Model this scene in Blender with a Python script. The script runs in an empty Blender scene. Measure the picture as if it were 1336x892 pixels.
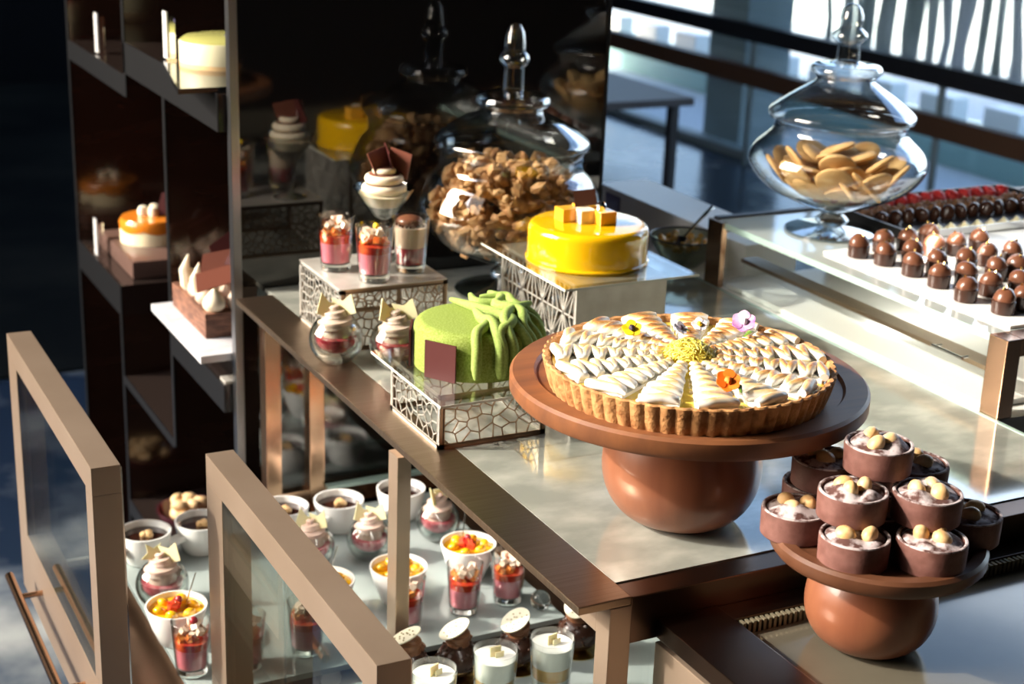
import bpy, bmesh, math, random
from mathutils import Vector, Matrix
PI = math.pi
COL = bpy.context.scene.collection
SC = bpy.context.scene

# ------------------------------------------------------------------ camera, world, sun, exposure
cam = bpy.data.cameras.new('camera'); cam_o = bpy.data.objects.new('camera', cam); COL.objects.link(cam_o)
F_PX, PITCH, ROLL, YAW = 2052.25, .323414, .0372295, .482184
fwd = Vector((math.sin(YAW)*math.cos(PITCH), math.cos(YAW)*math.cos(PITCH), -math.sin(PITCH)))
rgt = Vector((math.cos(YAW), -math.sin(YAW), 0)); upv = rgt.cross(fwd)
r2 = math.cos(ROLL)*rgt + math.sin(ROLL)*upv; u2 = -math.sin(ROLL)*rgt + math.cos(ROLL)*upv
cam_o.matrix_world = Matrix(((r2.x, u2.x, -fwd.x, 0), (r2.y, u2.y, -fwd.y, 0), (r2.z, u2.z, -fwd.z, 1.69), (0, 0, 0, 1)))
cam.sensor_width = 36; cam.lens = F_PX*36/1336
cam.clip_start = .05; cam.clip_end = 200
cam.dof.use_dof = True; cam.dof.focus_distance = 1.58; cam.dof.aperture_fstop = 7.0
SC.camera = cam_o

SC.view_settings.view_transform = 'Standard'; SC.view_settings.look = 'None'
SC.view_settings.gamma = 1; SC.view_settings.use_curve_mapping = False
SC.view_settings.exposure = 0.0

w = bpy.data.worlds.new('sky'); SC.world = w; w.use_nodes = True
wn = w.node_tree.nodes; wl = w.node_tree.links; wn.clear()
wo = wn.new('ShaderNodeOutputWorld'); wb = wn.new('ShaderNodeBackground')
sky = wn.new('ShaderNodeTexSky'); sky.sky_type = 'NISHITA'; sky.sun_disc = False
sky.sun_elevation = math.radians(27); sky.sun_rotation = math.radians(-69); sky.air_density = .8; sky.dust_density = 3.0; sky.ozone_density = 1.5
wb.inputs['Strength'].default_value = .95
wl.new(sky.outputs[0], wb.inputs[0]); wl.new(wb.outputs[0], wo.inputs[0])

sun = bpy.data.lights.new('sun', 'SUN'); sun.energy = 6.3; sun.angle = math.radians(1.2); sun.color = (1, .93, .82)
sun_o = bpy.data.objects.new('sun', sun); COL.objects.link(sun_o)
TO_SUN = Vector((-.85, .33, .58)).normalized()
sun_o.rotation_euler = TO_SUN.to_track_quat('Z', 'Y').to_euler()

def area(name, loc, target, sx, sy, power, col=(1, 1, 1)):
    l = bpy.data.lights.new(name, 'AREA'); l.shape = 'RECTANGLE'; l.size = sx; l.size_y = sy; l.energy = power; l.color = col
    o = bpy.data.objects.new(name, l); COL.objects.link(o); o.location = loc
    o.rotation_euler = (Vector(loc)-Vector(target)).to_track_quat('Z', 'Y').to_euler(); return o
sl = area('case_strip_light', (.74, 1.63, .950), (.74, 1.63, 0), .02, .9, .8, (1, .96, .9)); sl.rotation_euler = (0, math.radians(-25), 0)
area('raised_case_fill', (1.50, 1.66, 1.085), (1.58, 1.66, 1.03), .02, .5, 1.3, (1, .95, .86))  # added lamp standing in for sunlight inside the raised case
area('window_bounce_light', (4.6, 3.0, 2.0), (1.0, 1.6, 1.0), 3.5, 2.0, 60, (.86, .93, 1))
area('room_fill', (-2.2, 1.2, 3.0), (.8, 1.5, 1.0), 1.2, 1.2, 10, (1, .93, .84))  # added soft fill over the counter, no known lamp behind it

# ------------------------------------------------------------------ materials
MATS = {}
def mat(name, col, rough=.5, metal=0, noise=None, bump=None, coat=0, sss=0, trans=0, ior=1.45, emit=0, spec=.5, alpha=None):
    """noise=(scale, colour2, lo, hi, (sx,sy,sz)); bump=(scale, strength, distance, (sx,sy,sz))"""
    if name in MATS: return MATS[name]
    m = bpy.data.materials.new(name); m.use_nodes = True; nt = m.node_tree; N = nt.nodes; L = nt.links
    p = N['Principled BSDF']; p.inputs['Base Color'].default_value = (*col, 1)
    p.inputs['Roughness'].default_value = rough; p.inputs['Metallic'].default_value = metal
    p.inputs['IOR'].default_value = ior; p.inputs['Coat Weight'].default_value = coat
    p.inputs['Coat Roughness'].default_value = .04
    p.inputs['Specular IOR Level'].default_value = spec
    if sss:
        p.inputs['Subsurface Weight'].default_value = sss; p.inputs['Subsurface Radius'].default_value = (.012, .007, .004); p.inputs['Subsurface Scale'].default_value = .5
    if trans: p.inputs['Transmission Weight'].default_value = trans
    if emit: p.inputs['Emission Color'].default_value = (*col, 1); p.inputs['Emission Strength'].default_value = emit
    tc = None
    def coords(sc):
        tc = N.new('ShaderNodeTexCoord'); mp = N.new('ShaderNodeMapping'); mp.inputs['Scale'].default_value = sc
        L.new(tc.outputs['Object'], mp.inputs[0]); return mp.outputs[0]
    if noise:
        s, c2, lo, hi, sc = noise
        t = N.new('ShaderNodeTexNoise'); t.inputs['Scale'].default_value = s; t.inputs['Detail'].default_value = 6
        L.new(coords(sc), t.inputs['Vector'])
        r = N.new('ShaderNodeValToRGB'); r.color_ramp.elements[0].position = lo; r.color_ramp.elements[1].position = hi
        r.color_ramp.elements[0].color = (*col, 1); r.color_ramp.elements[1].color = (*c2, 1)
        L.new(t.outputs['Fac'], r.inputs[0]); L.new(r.outputs[0], p.inputs['Base Color'])
    if bump:
        s, st, d, sc = bump
        t = N.new('ShaderNodeTexNoise'); t.inputs['Scale'].default_value = s; t.inputs['Detail'].default_value = 4
        L.new(coords(sc), t.inputs['Vector'])
        b = N.new('ShaderNodeBump'); b.inputs['Strength'].default_value = st; b.inputs['Distance'].default_value = d
        L.new(t.outputs['Fac'], b.inputs['Height']); L.new(b.outputs[0], p.inputs['Normal'])
    MATS[name] = m; return m

def glass_mat(name, tint=(.97, .99, .98), edge=(.72, .82, .78), refl=1.0, rough=.01, ior=1.5):
    """thin clear glass: lets light straight through, mirrors by Fresnel"""
    if name in MATS: return MATS[name]
    m = bpy.data.materials.new(name); m.use_nodes = True; nt = m.node_tree; N = nt.nodes; L = nt.links; N.clear()
    o = N.new('ShaderNodeOutputMaterial'); mix = N.new('ShaderNodeMixShader'); tr = N.new('ShaderNodeBsdfTransparent')
    gl = N.new('ShaderNodeBsdfGlossy'); gl.inputs['Roughness'].default_value = rough
    lw = N.new('ShaderNodeLayerWeight'); lw.inputs['Blend'].default_value = .35
    lw2 = N.new('ShaderNodeLayerWeight'); lw2.inputs['Blend'].default_value = .5
    pw = N.new('ShaderNodeMath'); pw.operation = 'POWER'; pw.inputs[1].default_value = 3.2; L.new(lw2.outputs['Facing'], pw.inputs[0])
    fr = N.new('ShaderNodeMath'); fr.operation = 'MULTIPLY_ADD'; fr.inputs[1].default_value = .9; fr.inputs[2].default_value = .045; L.new(pw.outputs[0], fr.inputs[0])
    r = N.new('ShaderNodeValToRGB'); r.color_ramp.elements[0].position = .35; r.color_ramp.elements[1].position = .95
    r.color_ramp.elements[0].color = (*tint, 1); r.color_ramp.elements[1].color = (*edge, 1)
    mu = N.new('ShaderNodeMath'); mu.operation = 'MULTIPLY'; mu.inputs[1].default_value = refl
    L.new(lw.outputs['Facing'], r.inputs[0]); L.new(r.outputs[0], tr.inputs[0]); L.new(fr.outputs[0], mu.inputs[0])
    L.new(mu.outputs[0], mix.inputs[0]); L.new(tr.outputs[0], mix.inputs[1]); L.new(gl.outputs[0], mix.inputs[2]); L.new(mix.outputs[0], o.inputs[0])
    MATS[name] = m; return m

U = (1, 1, 1)
BRONZE = mat('brushed bronze', (.36, .265, .185), .34, 1, noise=(7, (.44, .335, .24), .35, .7, (1, 60, 1)), bump=(40, .12, .0006, (60, 1.5, 1.5)))
BRONZE_Y = mat('bronze drawer frame', (.44, .335, .25), .34, .66, noise=(5, (.36, .265, .19), .3, .7, U), bump=(50, .05, .0004, (1, 40, 40)))
DBRONZE = mat('dark bronze', (.105, .070, .052), .28, 1, noise=(6, (.14, .092, .066), .3, .7, U))
COPPER = mat('polished copper post', (.55, .34, .22), .2, 1)
ZINC = mat('scratched zinc glass', (.33, .345, .30), .10, .35, noise=(14, (.52, .53, .46), .42, .68, (1, 1.6, 1)), bump=(90, .045, .0005, (1, 7, 1)), coat=.5)
LOWTOP = mat('dark smoked glass top', (.11, .10, .075), .12, .3, noise=(5, (.18, .16, .115), .3, .7, U), coat=.1)
STEEL = mat('brushed steel', (.70, .68, .62), .42, .62, noise=(30, (.58, .55, .49), .35, .65, U), bump=(200, .05, .0004, (1, 1, 20)))
STEELD = mat('shaded warm steel', (.34, .23, .15), .32, 1, bump=(120, .05, .0004, (20, 1, 1)))  # unlit riser sides, shade put into the colour; also the shelf strip
CHROME = mat('chrome', (.8, .8, .8), .08, 1)
LACQ = mat('brown lacquer', (.018, .007, .004), .14, 0, noise=(6, (.03, .012, .007), .3, .7, (1, 1, 5)), coat=.2)
MIRROR = mat('black glossy panel', (.006, .005, .005), .05, 0, coat=.6, ior=1.6)
DTRIM = mat('dark steel trim', (.028, .029, .031), .4, .8)
BLACK = mat('matt black', (.012, .012, .013), .4, 0)
SLATE = mat('black slate', (.012, .013, .014), .12, 0, coat=.5)
PANE = glass_mat('clear pane')
GLASS = glass_mat('vessel glass', edge=(.50, .57, .55), refl=1.5)
JARG = glass_mat('jar glass', tint=(.97, .985, .985), edge=(.66, .72, .74), refl=1.35)
ACRYL = glass_mat('acrylic', tint=(.97, .98, .96), edge=(.8, .82, .76), refl=.9)
THICK = mat('thick clear glass', (.97, 1, .99), .02, 0, trans=1, ior=1.46)
GREEN_GLASS = mat('pale green glass', (.31, .36, .355), .12, 0, noise=(4, (.36, .41, .40), .3, .7, U), coat=.4)
EDGE_GLASS = mat('green glass edge', (.33, .45, .4), .1, 0, coat=.5)
WHITE = mat('white porcelain', (.86, .86, .84), .12, 0, coat=.5)
WHITEL = mat('white laminate', (.8, .79, .76), .35)
WOOD = mat('acacia wood', (.14, .052, .022), .5, 0, noise=(5, (.23, .085, .03), .3, .72, (1, 12, 6)), bump=(60, .1, .0005, (1, 8, 4)))
WOODB = mat('polished reddish wood', (.155, .050, .025), .36, 0, noise=(6, (.23, .085, .04), .3, .7, (5, 5, .8)), coat=.3)
WOODD = mat('dark acacia wood', (.08, .03, .014), .42, 0, noise=(5, (.13, .052, .025), .3, .72, (1, 10, 6)), coat=.1)
CRUST = mat('golden tart crust', (.50, .25, .09), .8, 0, noise=(70, (.28, .11, .03), .42, .70, U), bump=(220, .8, .0022, U))
CURD = mat('lemon curd', (.78, .55, .08), .18, 0, coat=.4, sss=.15)
BROWNT = mat('chocolate tart shell', (.12, .045, .034), .6, 0, noise=(60, (.19, .085, .068), .4, .7, U), bump=(300, .4, .0008, U))
GANACHE = mat('cocoa filling', (.10, .038, .022), .5)
CHOC = mat('dark chocolate', (.045, .018, .011), .25, 0, coat=.25)
MCHOC = mat('milk chocolate', (.13, .05, .026), .3, coat=.2)
CHOCR = mat('reddish chocolate plaque', (.07, .013, .012), .5, 0)
CHOCC = mat('copper chocolate plaque', (.17, .055, .035), .45, 0)
HAZEL = mat('hazelnut', (.62, .37, .15), .45, 0, noise=(70, (.78, .56, .3), .4, .65, U))
SUGAR = mat('icing sugar', (.50, .43, .43), .9, 0, noise=(95, (.085, .035, .028), .44, .60, U), bump=(400, .4, .001, U))
GREENV = mat('green velvet spray', (.19, .255, .040), .8, 0, noise=(500, (.28, .36, .085), .4, .62, U), bump=(700, .6, .0012, U), spec=.2)
GREENR = mat('green velvet rope', (.24, .34, .075), .8, 0, noise=(400, (.31, .41, .11), .4, .62, U), bump=(700, .3, .0008, U), spec=.2)
YELLOW = mat('yellow mirror glaze', (.74, .42, .004), .1, 0, coat=.8, sss=.1)
YTOP = mat('orange yellow cubes', (.80, .40, .03), .15, 0, coat=.6, sss=.1)
CREAM = mat('cream', (.80, .70, .52), .5, 0, sss=.2)
MERING = None
COFFEE = mat('mocha cream', (.62, .46, .35), .45, 0, sss=.15)
PINK = mat('pink mousse', (.74, .22, .28), .35, 0, sss=.2)
REDJ = mat('red berry jelly', (.55, .03, .02), .08, 0, noise=(80, (.75, .12, .04), .4, .65, U), coat=.8)
ORJ = mat('orange red fruit', (.72, .13, .02), .1, 0, noise=(110, (.80, .32, .08), .4, .62, U), coat=.8, sss=.2)
BERRYC = mat('berry compote', (.27, .018, .03), .15, 0, noise=(90, (.45, .06, .07), .4, .65, U), coat=.7)
ICY = mat('clear jelly cubes', (.86, .66, .52), .06, 0, trans=.25, coat=.6)
YJEL = mat('yellow mango', (.80, .45, .01), .15, 0, noise=(50, (.72, .30, .01), .4, .65, U), coat=.6)
PLAQ = mat('ivory chocolate shard', (.82, .74, .45), .35, 0, sss=.2)
LACE = mat('ivory lace wafer', (.82, .78, .62), .5)
DARKSOUP = mat('dark coffee custard', (.035, .012, .008), .12, 0, coat=.6)
GOLD = mat('gold card', (.8, .58, .2), .25, 1)
CARAMEL = mat('caramel glaze', (.72, .22, .02), .1, 0, coat=.8, sss=.1)
VANILLA = mat('vanilla mousse', (.84, .72, .46), .5, 0, sss=.1)
CHEESE = mat('pale cheesecake', (.62, .58, .38), .5, 0)
PISTA = mat('pistachio glaze', (.36, .35, .11), .25, 0, coat=.2)
MARBLE = mat('white marble', (.58, .58, .60), .22, 0, noise=(14, (.30, .27, .30), .50, .72, (1, 2.2, 1)))
RASP = mat('raspberry', (.55, .03, .03), .45, 0, bump=(180, .6, .002, U))
PETALY = mat('yellow petal', (.86, .62, .01), .6); PETALK = mat('black petal', (.02, .004, .02), .6)
PETALP = mat('purple petal', (.50, .18, .50), .6, noise=(60, (.75, .5, .72), .4, .6, U)); PETALO = mat('orange petal', (.90, .20, .01), .6)
PETALW = mat('white violet petal', (.78, .74, .85), .6); LEAF = mat('green leaf', (.12, .22, .03), .5)
ZEST = mat('yellow floss', (.80, .66, .10), .5, 0, sss=.2)
COOKIE = mat('golden cookie', (.56, .31, .11), .75, 0, noise=(40, (.66, .42, .18), .4, .65, U), bump=(200, .3, .001, U))
GRANO = mat('granola', (.30, .135, .045), .65, 0, noise=(45, (.50, .29, .12), .38, .62, U), bump=(180, .6, .002, U))
ALMOND = mat('pale nut', (.70, .47, .24), .5, 0)
COCOA = mat('cocoa powder', (.16, .05, .025), .9, bump=(400, .4, .0008, U))

def meringue_mat():
    m = bpy.data.materials.new('toasted meringue'); m.use_nodes = True; nt = m.node_tree; N = nt.nodes; L = nt.links
    p = N['Principled BSDF']; p.inputs['Roughness'].default_value = .4; p.inputs['Subsurface Weight'].default_value = .12
    p.inputs['Subsurface Radius'].default_value = (.006, .004, .003); p.inputs['Subsurface Scale'].default_value = .5
    tc = N.new('ShaderNodeTexCoord'); sp = N.new('ShaderNodeSeparateXYZ'); L.new(tc.outputs['Object'], sp.inputs[0])
    a = N.new('ShaderNodeMapRange'); a.inputs['From Min'].default_value = .0368; a.inputs['From Max'].default_value = .0412
    L.new(sp.outputs['Z'], a.inputs[0])
    n1 = N.new('ShaderNodeTexNoise'); n1.inputs['Scale'].default_value = 17; n1.inputs['Detail'].default_value = 3; L.new(tc.outputs['Object'], n1.inputs['Vector'])
    n2 = N.new('ShaderNodeTexNoise'); n2.inputs['Scale'].default_value = 260; n2.inputs['Detail'].default_value = 2; L.new(tc.outputs['Object'], n2.inputs['Vector'])
    # the torch reached the far and right part of the tart more than the near left rim
    gx = N.new('ShaderNodeVectorMath'); gx.operation = 'DOT_PRODUCT'; gx.inputs[1].default_value = (3.2, 1.6, 0); L.new(tc.outputs['Object'], gx.inputs[0])
    ad = N.new('ShaderNodeMath'); ad.operation = 'ADD'; L.new(n1.outputs['Fac'], ad.inputs[0]); L.new(gx.outputs['Value'], ad.inputs[1])
    r1 = N.new('ShaderNodeMapRange'); r1.inputs['From Min'].default_value = .25; r1.inputs['From Max'].default_value = .7; r1.inputs['To Min'].default_value = .62; r1.inputs['To Max'].default_value = 1.05; L.new(ad.outputs[0], r1.inputs[0])
    mu = N.new('ShaderNodeMath'); mu.operation = 'MULTIPLY'; L.new(a.outputs[0], mu.inputs[0]); L.new(r1.outputs[0], mu.inputs[1])
    m3 = N.new('ShaderNodeMath'); m3.operation = 'MULTIPLY_ADD'; L.new(n2.outputs['Fac'], m3.inputs[0]); m3.inputs[1].default_value = .55; m3.inputs[2].default_value = .55
    m4 = N.new('ShaderNodeMath'); m4.operation = 'MULTIPLY'; L.new(mu.outputs[0], m4.inputs[0]); L.new(m3.outputs[0], m4.inputs[1])
    r = N.new('ShaderNodeValToRGB'); e = r.color_ramp.elements
    e[0].position = .1; e[0].color = (.82, .80, .74, 1); e[1].position = .95; e[1].color = (.16, .055, .012, 1)
    k = e.new(.45); k.color = (.72, .50, .22, 1); k = e.new(.7); k.color = (.45, .2, .05, 1)
    L.new(m4.outputs[0], r.inputs[0]); L.new(r.outputs[0], p.inputs['Base Color']); return m
MERING = meringue_mat()

# ------------------------------------------------------------------ mesh helpers
def nb(): return bmesh.new()
def box(bm, x0, x1, y0, y1, z0, z1, bevel=0):
    vs = [bm.verts.new((x, y, z)) for x in (x0, x1) for y in (y0, y1) for z in (z0, z1)]
    fs = [(0, 1, 3, 2), (4, 6, 7, 5), (0, 4, 5, 1), (2, 3, 7, 6), (0, 2, 6, 4), (1, 5, 7, 3)]
    ff = [bm.faces.new([vs[i] for i in f]) for f in fs]
    if bevel:
        es = list({e for f in ff for e in f.edges})
        bmesh.ops.bevel(bm, geom=es, offset=bevel, segments=2, affect='EDGES', profile=.7)
    return vs
def lathe(bm, prof, seg=40, cx=0, cy=0, flute=None, close=True):
    """prof: list of (r,z); flute(theta, r, z) -> r"""
    rings = []
    for r, z in prof:
        if r < 1e-6: rings.append([bm.verts.new((cx, cy, z))]); continue
        ring = []
        for i in range(seg):
            t = 2*PI*i/seg; rr = flute(t, r, z) if flute else r
            ring.append(bm.verts.new((cx+rr*math.cos(t), cy+rr*math.sin(t), z)))
        rings.append(ring)
    for a, b in zip(rings, rings[1:]):
        if len(a) == 1 and len(b) == 1: continue
        for i in range(seg):
            j = (i+1) % seg
            if len(a) == 1: bm.faces.new((a[0], b[j], b[i]))
            elif len(b) == 1: bm.faces.new((a[i], a[j], b[0]))
            else: bm.faces.new((a[i], a[j], b[j], b[i]))
    return bm
def tube(bm, pts, rad, seg=8, flat=1.0, cap=True):
    """rad number or list; flat squashes along local z"""
    pts = [Vector(p) for p in pts]; n = len(pts)
    rads = rad if isinstance(rad, (list, tuple)) else [rad]*n
    prev = None; rings = []
    ref = Vector((0, 0, 1))
    for i, p in enumerate(pts):
        t = (pts[min(i+1, n-1)]-pts[max(i-1, 0)]).normalized()
        if prev is None:
            a = ref if abs(t.dot(ref)) < .95 else Vector((1, 0, 0))
            u = t.cross(a).normalized()
        else: u = (prev-t*prev.dot(t)).normalized()
        prev = u; v = t.cross(u)
        ring = []
        for k in range(seg):
            a = 2*PI*k/seg; d = u*math.cos(a)+v*math.sin(a)*flat
            ring.append(bm.verts.new(p+d*rads[i]))
        rings.append(ring)
    for a, b in zip(rings, rings[1:]):
        for k in range(seg):
            j = (k+1) % seg; bm.faces.new((a[k], a[j], b[j], b[k]))
    if cap:
        bm.faces.new(list(reversed(rings[0]))); bm.faces.new(rings[-1])
    return bm
def blob(bm, c, r, sub=2, jit=0, rnd=None, sc=(1, 1, 1)):
    ret = bmesh.ops.create_icosphere(bm, subdivisions=sub, radius=1)
    q = Matrix.Rotation((rnd or random).uniform(0, 6), 4, Vector(((rnd or random).uniform(-1, 1), (rnd or random).uniform(-1, 1), .3)).normalized()) if jit else Matrix()
    for v in ret['verts']:
        k = 1+((rnd or random).uniform(-jit, jit) if jit else 0)
        p = Vector((v.co.x*sc[0], v.co.y*sc[1], v.co.z*sc[2]))*r*k
        v.co = q @ p + Vector(c)
    return ret['verts']
def plate(bm, poly, th, M=None):
    """polygon (2d) extruded by th along z, then transformed"""
    M = M or Matrix()
    a = [bm.verts.new(M @ Vector((x, y, -th/2))) for x, y in poly]; b = [bm.verts.new(M @ Vector((x, y, th/2))) for x, y in poly]
    bm.faces.new(list(reversed(a))); bm.faces.new(b); n = len(poly)
    for i in range(n):
        j = (i+1) % n; bm.faces.new((a[i], a[j], b[j], b[i]))
    return bm
def swirl(bm, r, h, z0, lobes=7, tw=2.4, cx=0, cy=0, seg=56, lay=22, depth=.2, cap_r=.12, shape=.8):
    """piped rosette: a twisted star section that shrinks to a tip"""
    prof = []
    for i in range(lay+1):
        t = i/lay; rr = r*((1-t)**shape)*(.86+.18*math.sin(min(1, t*5)*PI/2)) + r*cap_r*(1-t)
        prof.append((max(rr, 1e-4) if i < lay else 0, z0+h*t))
    rings = []
    for i, (rr, z) in enumerate(prof):
        t = i/lay
        if rr < 1e-6: rings.append([bm.verts.new((cx, cy, z))]); continue
        ring = []
        for k in range(seg):
            a = 2*PI*k/seg
            f = 1-depth*abs(math.sin((a*lobes/2)+tw*t*PI))
            ring.append(bm.verts.new((cx+rr*f*math.cos(a), cy+rr*f*math.sin(a), z+.08*r*math.sin(a+tw*t*6))))
        rings.append(ring)
    for a, b in zip(rings, rings[1:]):
        for k in range(seg):
            j = (k+1) % seg
            if len(b) == 1: bm.faces.new((a[k], a[j], b[0]))
            else: bm.faces.new((a[k], a[j], b[j], b[k]))
    bm.faces.new(list(reversed(rings[0])))
    return bm

def piped(bm, r, h, z0, turns=3.0, lobes=6, cx=0, cy=0, dirn=1):
    """soft spiral rosette: a ridged rope wound up into a tip"""
    n = int(26*turns); P = []; rad = []
    for i in range(n+1):
        t = i/n; a = dirn*2*PI*turns*t; rp = r*.66*(1-t)**.75
        P.append(Vector((cx+rp*math.cos(a), cy+rp*math.sin(a), z0+r*.30+(h-r*.34)*t**.85))); rad.append(r*(.40*(1-t)**.55+.035))
    seg = lobes*4; prev = None; rings = []
    for i, p in enumerate(P):
        tt = (P[min(i+1, n)]-P[max(i-1, 0)]).normalized()
        u = Vector((p.x-cx, p.y-cy, .15*r)).normalized() if i < n-3 else prev
        u = (u-tt*u.dot(tt)).normalized(); prev = u; v = tt.cross(u); ring = []
        for k in range(seg):
            a = 2*PI*k/seg; f = 1-.26*abs(math.sin(a*lobes/2+.03*i)); ring.append(bm.verts.new(p+(u*math.cos(a)+v*math.sin(a))*rad[i]*f))
        rings.append(ring)
    for a, b in zip(rings, rings[1:]):
        for k in range(seg):
            j = (k+1) % seg; bm.faces.new((a[k], a[j], b[j], b[k]))
    bm.faces.new(list(reversed(rings[0]))); bm.faces.new(rings[-1])
    lathe(bm, [(0, z0), (r*.72, z0), (r*.74, z0+r*.2), (r*.4, z0+h*.5), (0, z0+h*.6)], 24, cx, cy); return bm
def obj(name, bm, m, parent=None, loc=(0, 0, 0), smooth=True, rot=None, angle=40):
    bmesh.ops.recalc_face_normals(bm, faces=bm.faces)
    if smooth:
        for f in bm.faces: f.smooth = True
        ca = math.radians(angle)
        for e in bm.edges:
            if len(e.link_faces) == 2 and e.calc_face_angle(0) > ca: e.smooth = False
    me = bpy.data.meshes.new(name); bm.to_mesh(me); bm.free(); me.materials.append(m)
    o = bpy.data.objects.new(name, me); COL.objects.link(o); o.location = loc
    if rot: o.rotation_euler = rot
    if parent: o.parent = parent
    return o
def tag(o, label=None, cat=None, group=None, kind=None):
    if label: o['label'] = label
    if cat: o['category'] = cat
    if group: o['group'] = group
    if kind: o['kind'] = kind
    return o
def thing(name, label, cat, loc=(0, 0, 0), rz=0, group=None):
    o = bpy.data.objects.new(name, None); COL.objects.link(o); o.empty_display_size = .02
    o.location = loc; o.rotation_euler = (0, 0, rz); return tag(o, label, cat, group)
def dup(root, loc, rz=0, label=None, group=None, scale=None):
    r = root.copy(); COL.objects.link(r); r.location = loc; r.rotation_euler = (0, 0, rz)
    if scale: r.scale = (scale, scale, scale)
    if label: r['label'] = label
    if group: r['group'] = group
    for ch in list(root.children):
        c = ch.copy(); COL.objects.link(c); c.parent = r
        for g in list(ch.children):
            d = g.copy(); COL.objects.link(d); d.parent = c
    return r
def bx(name, m, parent, *a, bevel=.0008, loc=(0, 0, 0)):
    bm = nb(); box(bm, *a, bevel=bevel); return obj(name, bm, m, parent, loc, smooth=False)
ORD = ['first', 'second', 'third', 'fourth', 'fifth', 'sixth', 'seventh', 'eighth', 'ninth', 'tenth', 'eleventh', 'twelfth', 'thirteenth']
TZ = 1.0   # height of the display counter's top

#@@STRUCTURE
# ------------------------------------------------------------------ the room
FLOORM = mat('polished blue grey stone', (.030, .050, .085), .2, 0, noise=(1.8, (.36, .38, .37), .50, .66, U), spec=.35)
WALLD = mat('dark brown wall', (.035, .028, .024), .5)
WALLG = mat('charcoal wall', (.006, .006, .007), .8, spec=.1)
PAVE = mat('pale terrace paving', (.42, .48, .52), .6, noise=(.8, (.6, .63, .64), .3, .7, U))
def struct(name, m, *a, bevel=0):
    bm = nb(); box(bm, *a, bevel=bevel); return tag(obj(name, bm, m, smooth=False), kind='structure')
struct('floor', FLOORM, -2.8, 4.95, -3.1, 10.1, -.1, 0)
struct('floor', mat('dark carpet', (.008, .009, .009), .9, noise=(1.5, (.022, .022, .018), .4, .7, U), spec=.05), -2.7, 2.6, 4.7, 9.99, .0002, .012)
struct('ceiling', WALLG, -2.8, 4.95, -3.1, 10.1, 4.3, 4.4)
struct('wall_front', WALLD, -2.8, 4.95, -3.1, -3.0, 0, 4.3)
struct('wall_back', WALLG, -2.8, 4.95, 10.0, 10.1, 0, 4.3)
struct('wall_left', WALLD, -2.8, -2.7, -3.0, 1.7, 0, 4.3)
struct('wall_left', WALLD, -2.8, -2.7, 4.7, 10.0, 0, 4.3)
struct('wall_left', WALLD, -2.8, -2.7, 1.7, 4.7, 0, 1.5)
struct('wall_right', WALLD, 4.86, 4.95, -3.0, 1.5, 0, 4.3)
# window wall on the right: glass, dark mullions and two rails
wroot = bpy.data.objects.new('window_1', None); COL.objects.link(wroot); wroot['kind'] = 'structure'
bx('pane', PANE, wroot, 4.90, 4.91, 1.5, 10, 0.04, 4.3, bevel=0)
MULL = mat('grey green column', (.20, .25, .25), .5)
bx('bottom_rail', MULL, wroot, 4.86, 4.95, 1.5, 10, 0, .04)
bx('handrail', BLACK, wroot, 4.76, 4.82, 1.4, 10, .64, .725)
bx('lower_rail', mat('brown rail', (.07, .032, .014), .5), wroot, 4.76, 4.82, 1.4, 10, .415, .51)
for y in (1.6, 3.4, 5.2, 6.6, 8.8): bx('rail_post', MULL, wroot, 4.78, 4.80, y, y+.03, 0, .66)
# terrace outside
struct('ground', PAVE, 4.95, 40, -20, 40, -.12, -.02)
struct('column', MULL, 5.05, 5.35, 7.05, 7.4, -.02, 3.4)
tw = struct('terrace_wall', mat('pale stone wall', (.62, .68, .70), .7, noise=(1.5, (.45, .55, .56), .35, .7, U)), 9.0, 9.3, -6, 30, -.02, .9)

def post(name, m, par, x0, x1, y0, y1, z0, z1): return bx(name, m, par, x0, x1, y0, y1, z0, z1, bevel=.0012)

# ------------------------------------------------------------------ the display counter
case = thing('display_counter', 'bronze framed glass display counter with zinc top holding the cakes and the big meringue tart', 'display counter')
post('top_bar', BRONZE, case, .6635, .7204, 1.1157, 2.149, .9915, 1.0)
bx('top_panel', ZINC, case, .7206, 1.374, 1.146, 2.185, .9925, 1.0, bevel=.0004)
post('front_rail', DBRONZE, case, .7206, 1.379, 1.1157, 1.1455, .9500, .9985)
post('upper_rail', BRONZE_Y, case, .698, .722, 1.14, 2.149, .9555, .9912)
post('corner_post', BRONZE_Y, case, .698, .722, 1.1157, 1.140, .632, .9910)
post('middle_post', BRONZE_Y, case, .690, .708, 1.602, 1.630, .60, .9553)
post('far_post', COPPER, case, .698, .722, 2.122, 2.1485, .60, .9553)
post('far_post', COPPER, case, .768, .792, 2.124, 2.1485, .60, .9910)
post('far_rail', COPPER, case, .7225, 1.374, 2.126, 2.1475, .6545, .685)
bx('far_pane', PANE, case, .723, 1.374, 2.136, 2.142, .686, .99, bevel=0)
bx('glass_ledge', EDGE_GLASS, case, .793, 1.36, 2.112, 2.124, .686, .692, bevel=0)
bx('near_pane', PANE, case, .723, 1.374, 1.119, 1.125, .601, .948, bevel=0)
bx('deck', DBRONZE, case, .7225, 1.374, 1.1157, 2.149, .585, .60, bevel=0)
bx('right_panel', mat('case liner', (.25, .24, .2), .3, .3), case, 1.360, 1.374, 1.1457, 2.149, .60, .9915, bevel=0)
bx('plinth', DBRONZE, case, .70, 1.374, 1.15, 2.12, 0, .585, bevel=0)
bx('right_rail', EDGE_GLASS, case, 1.3742, 1.3795, 1.146, 2.10, .990, 1.001, bevel=0)

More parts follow.
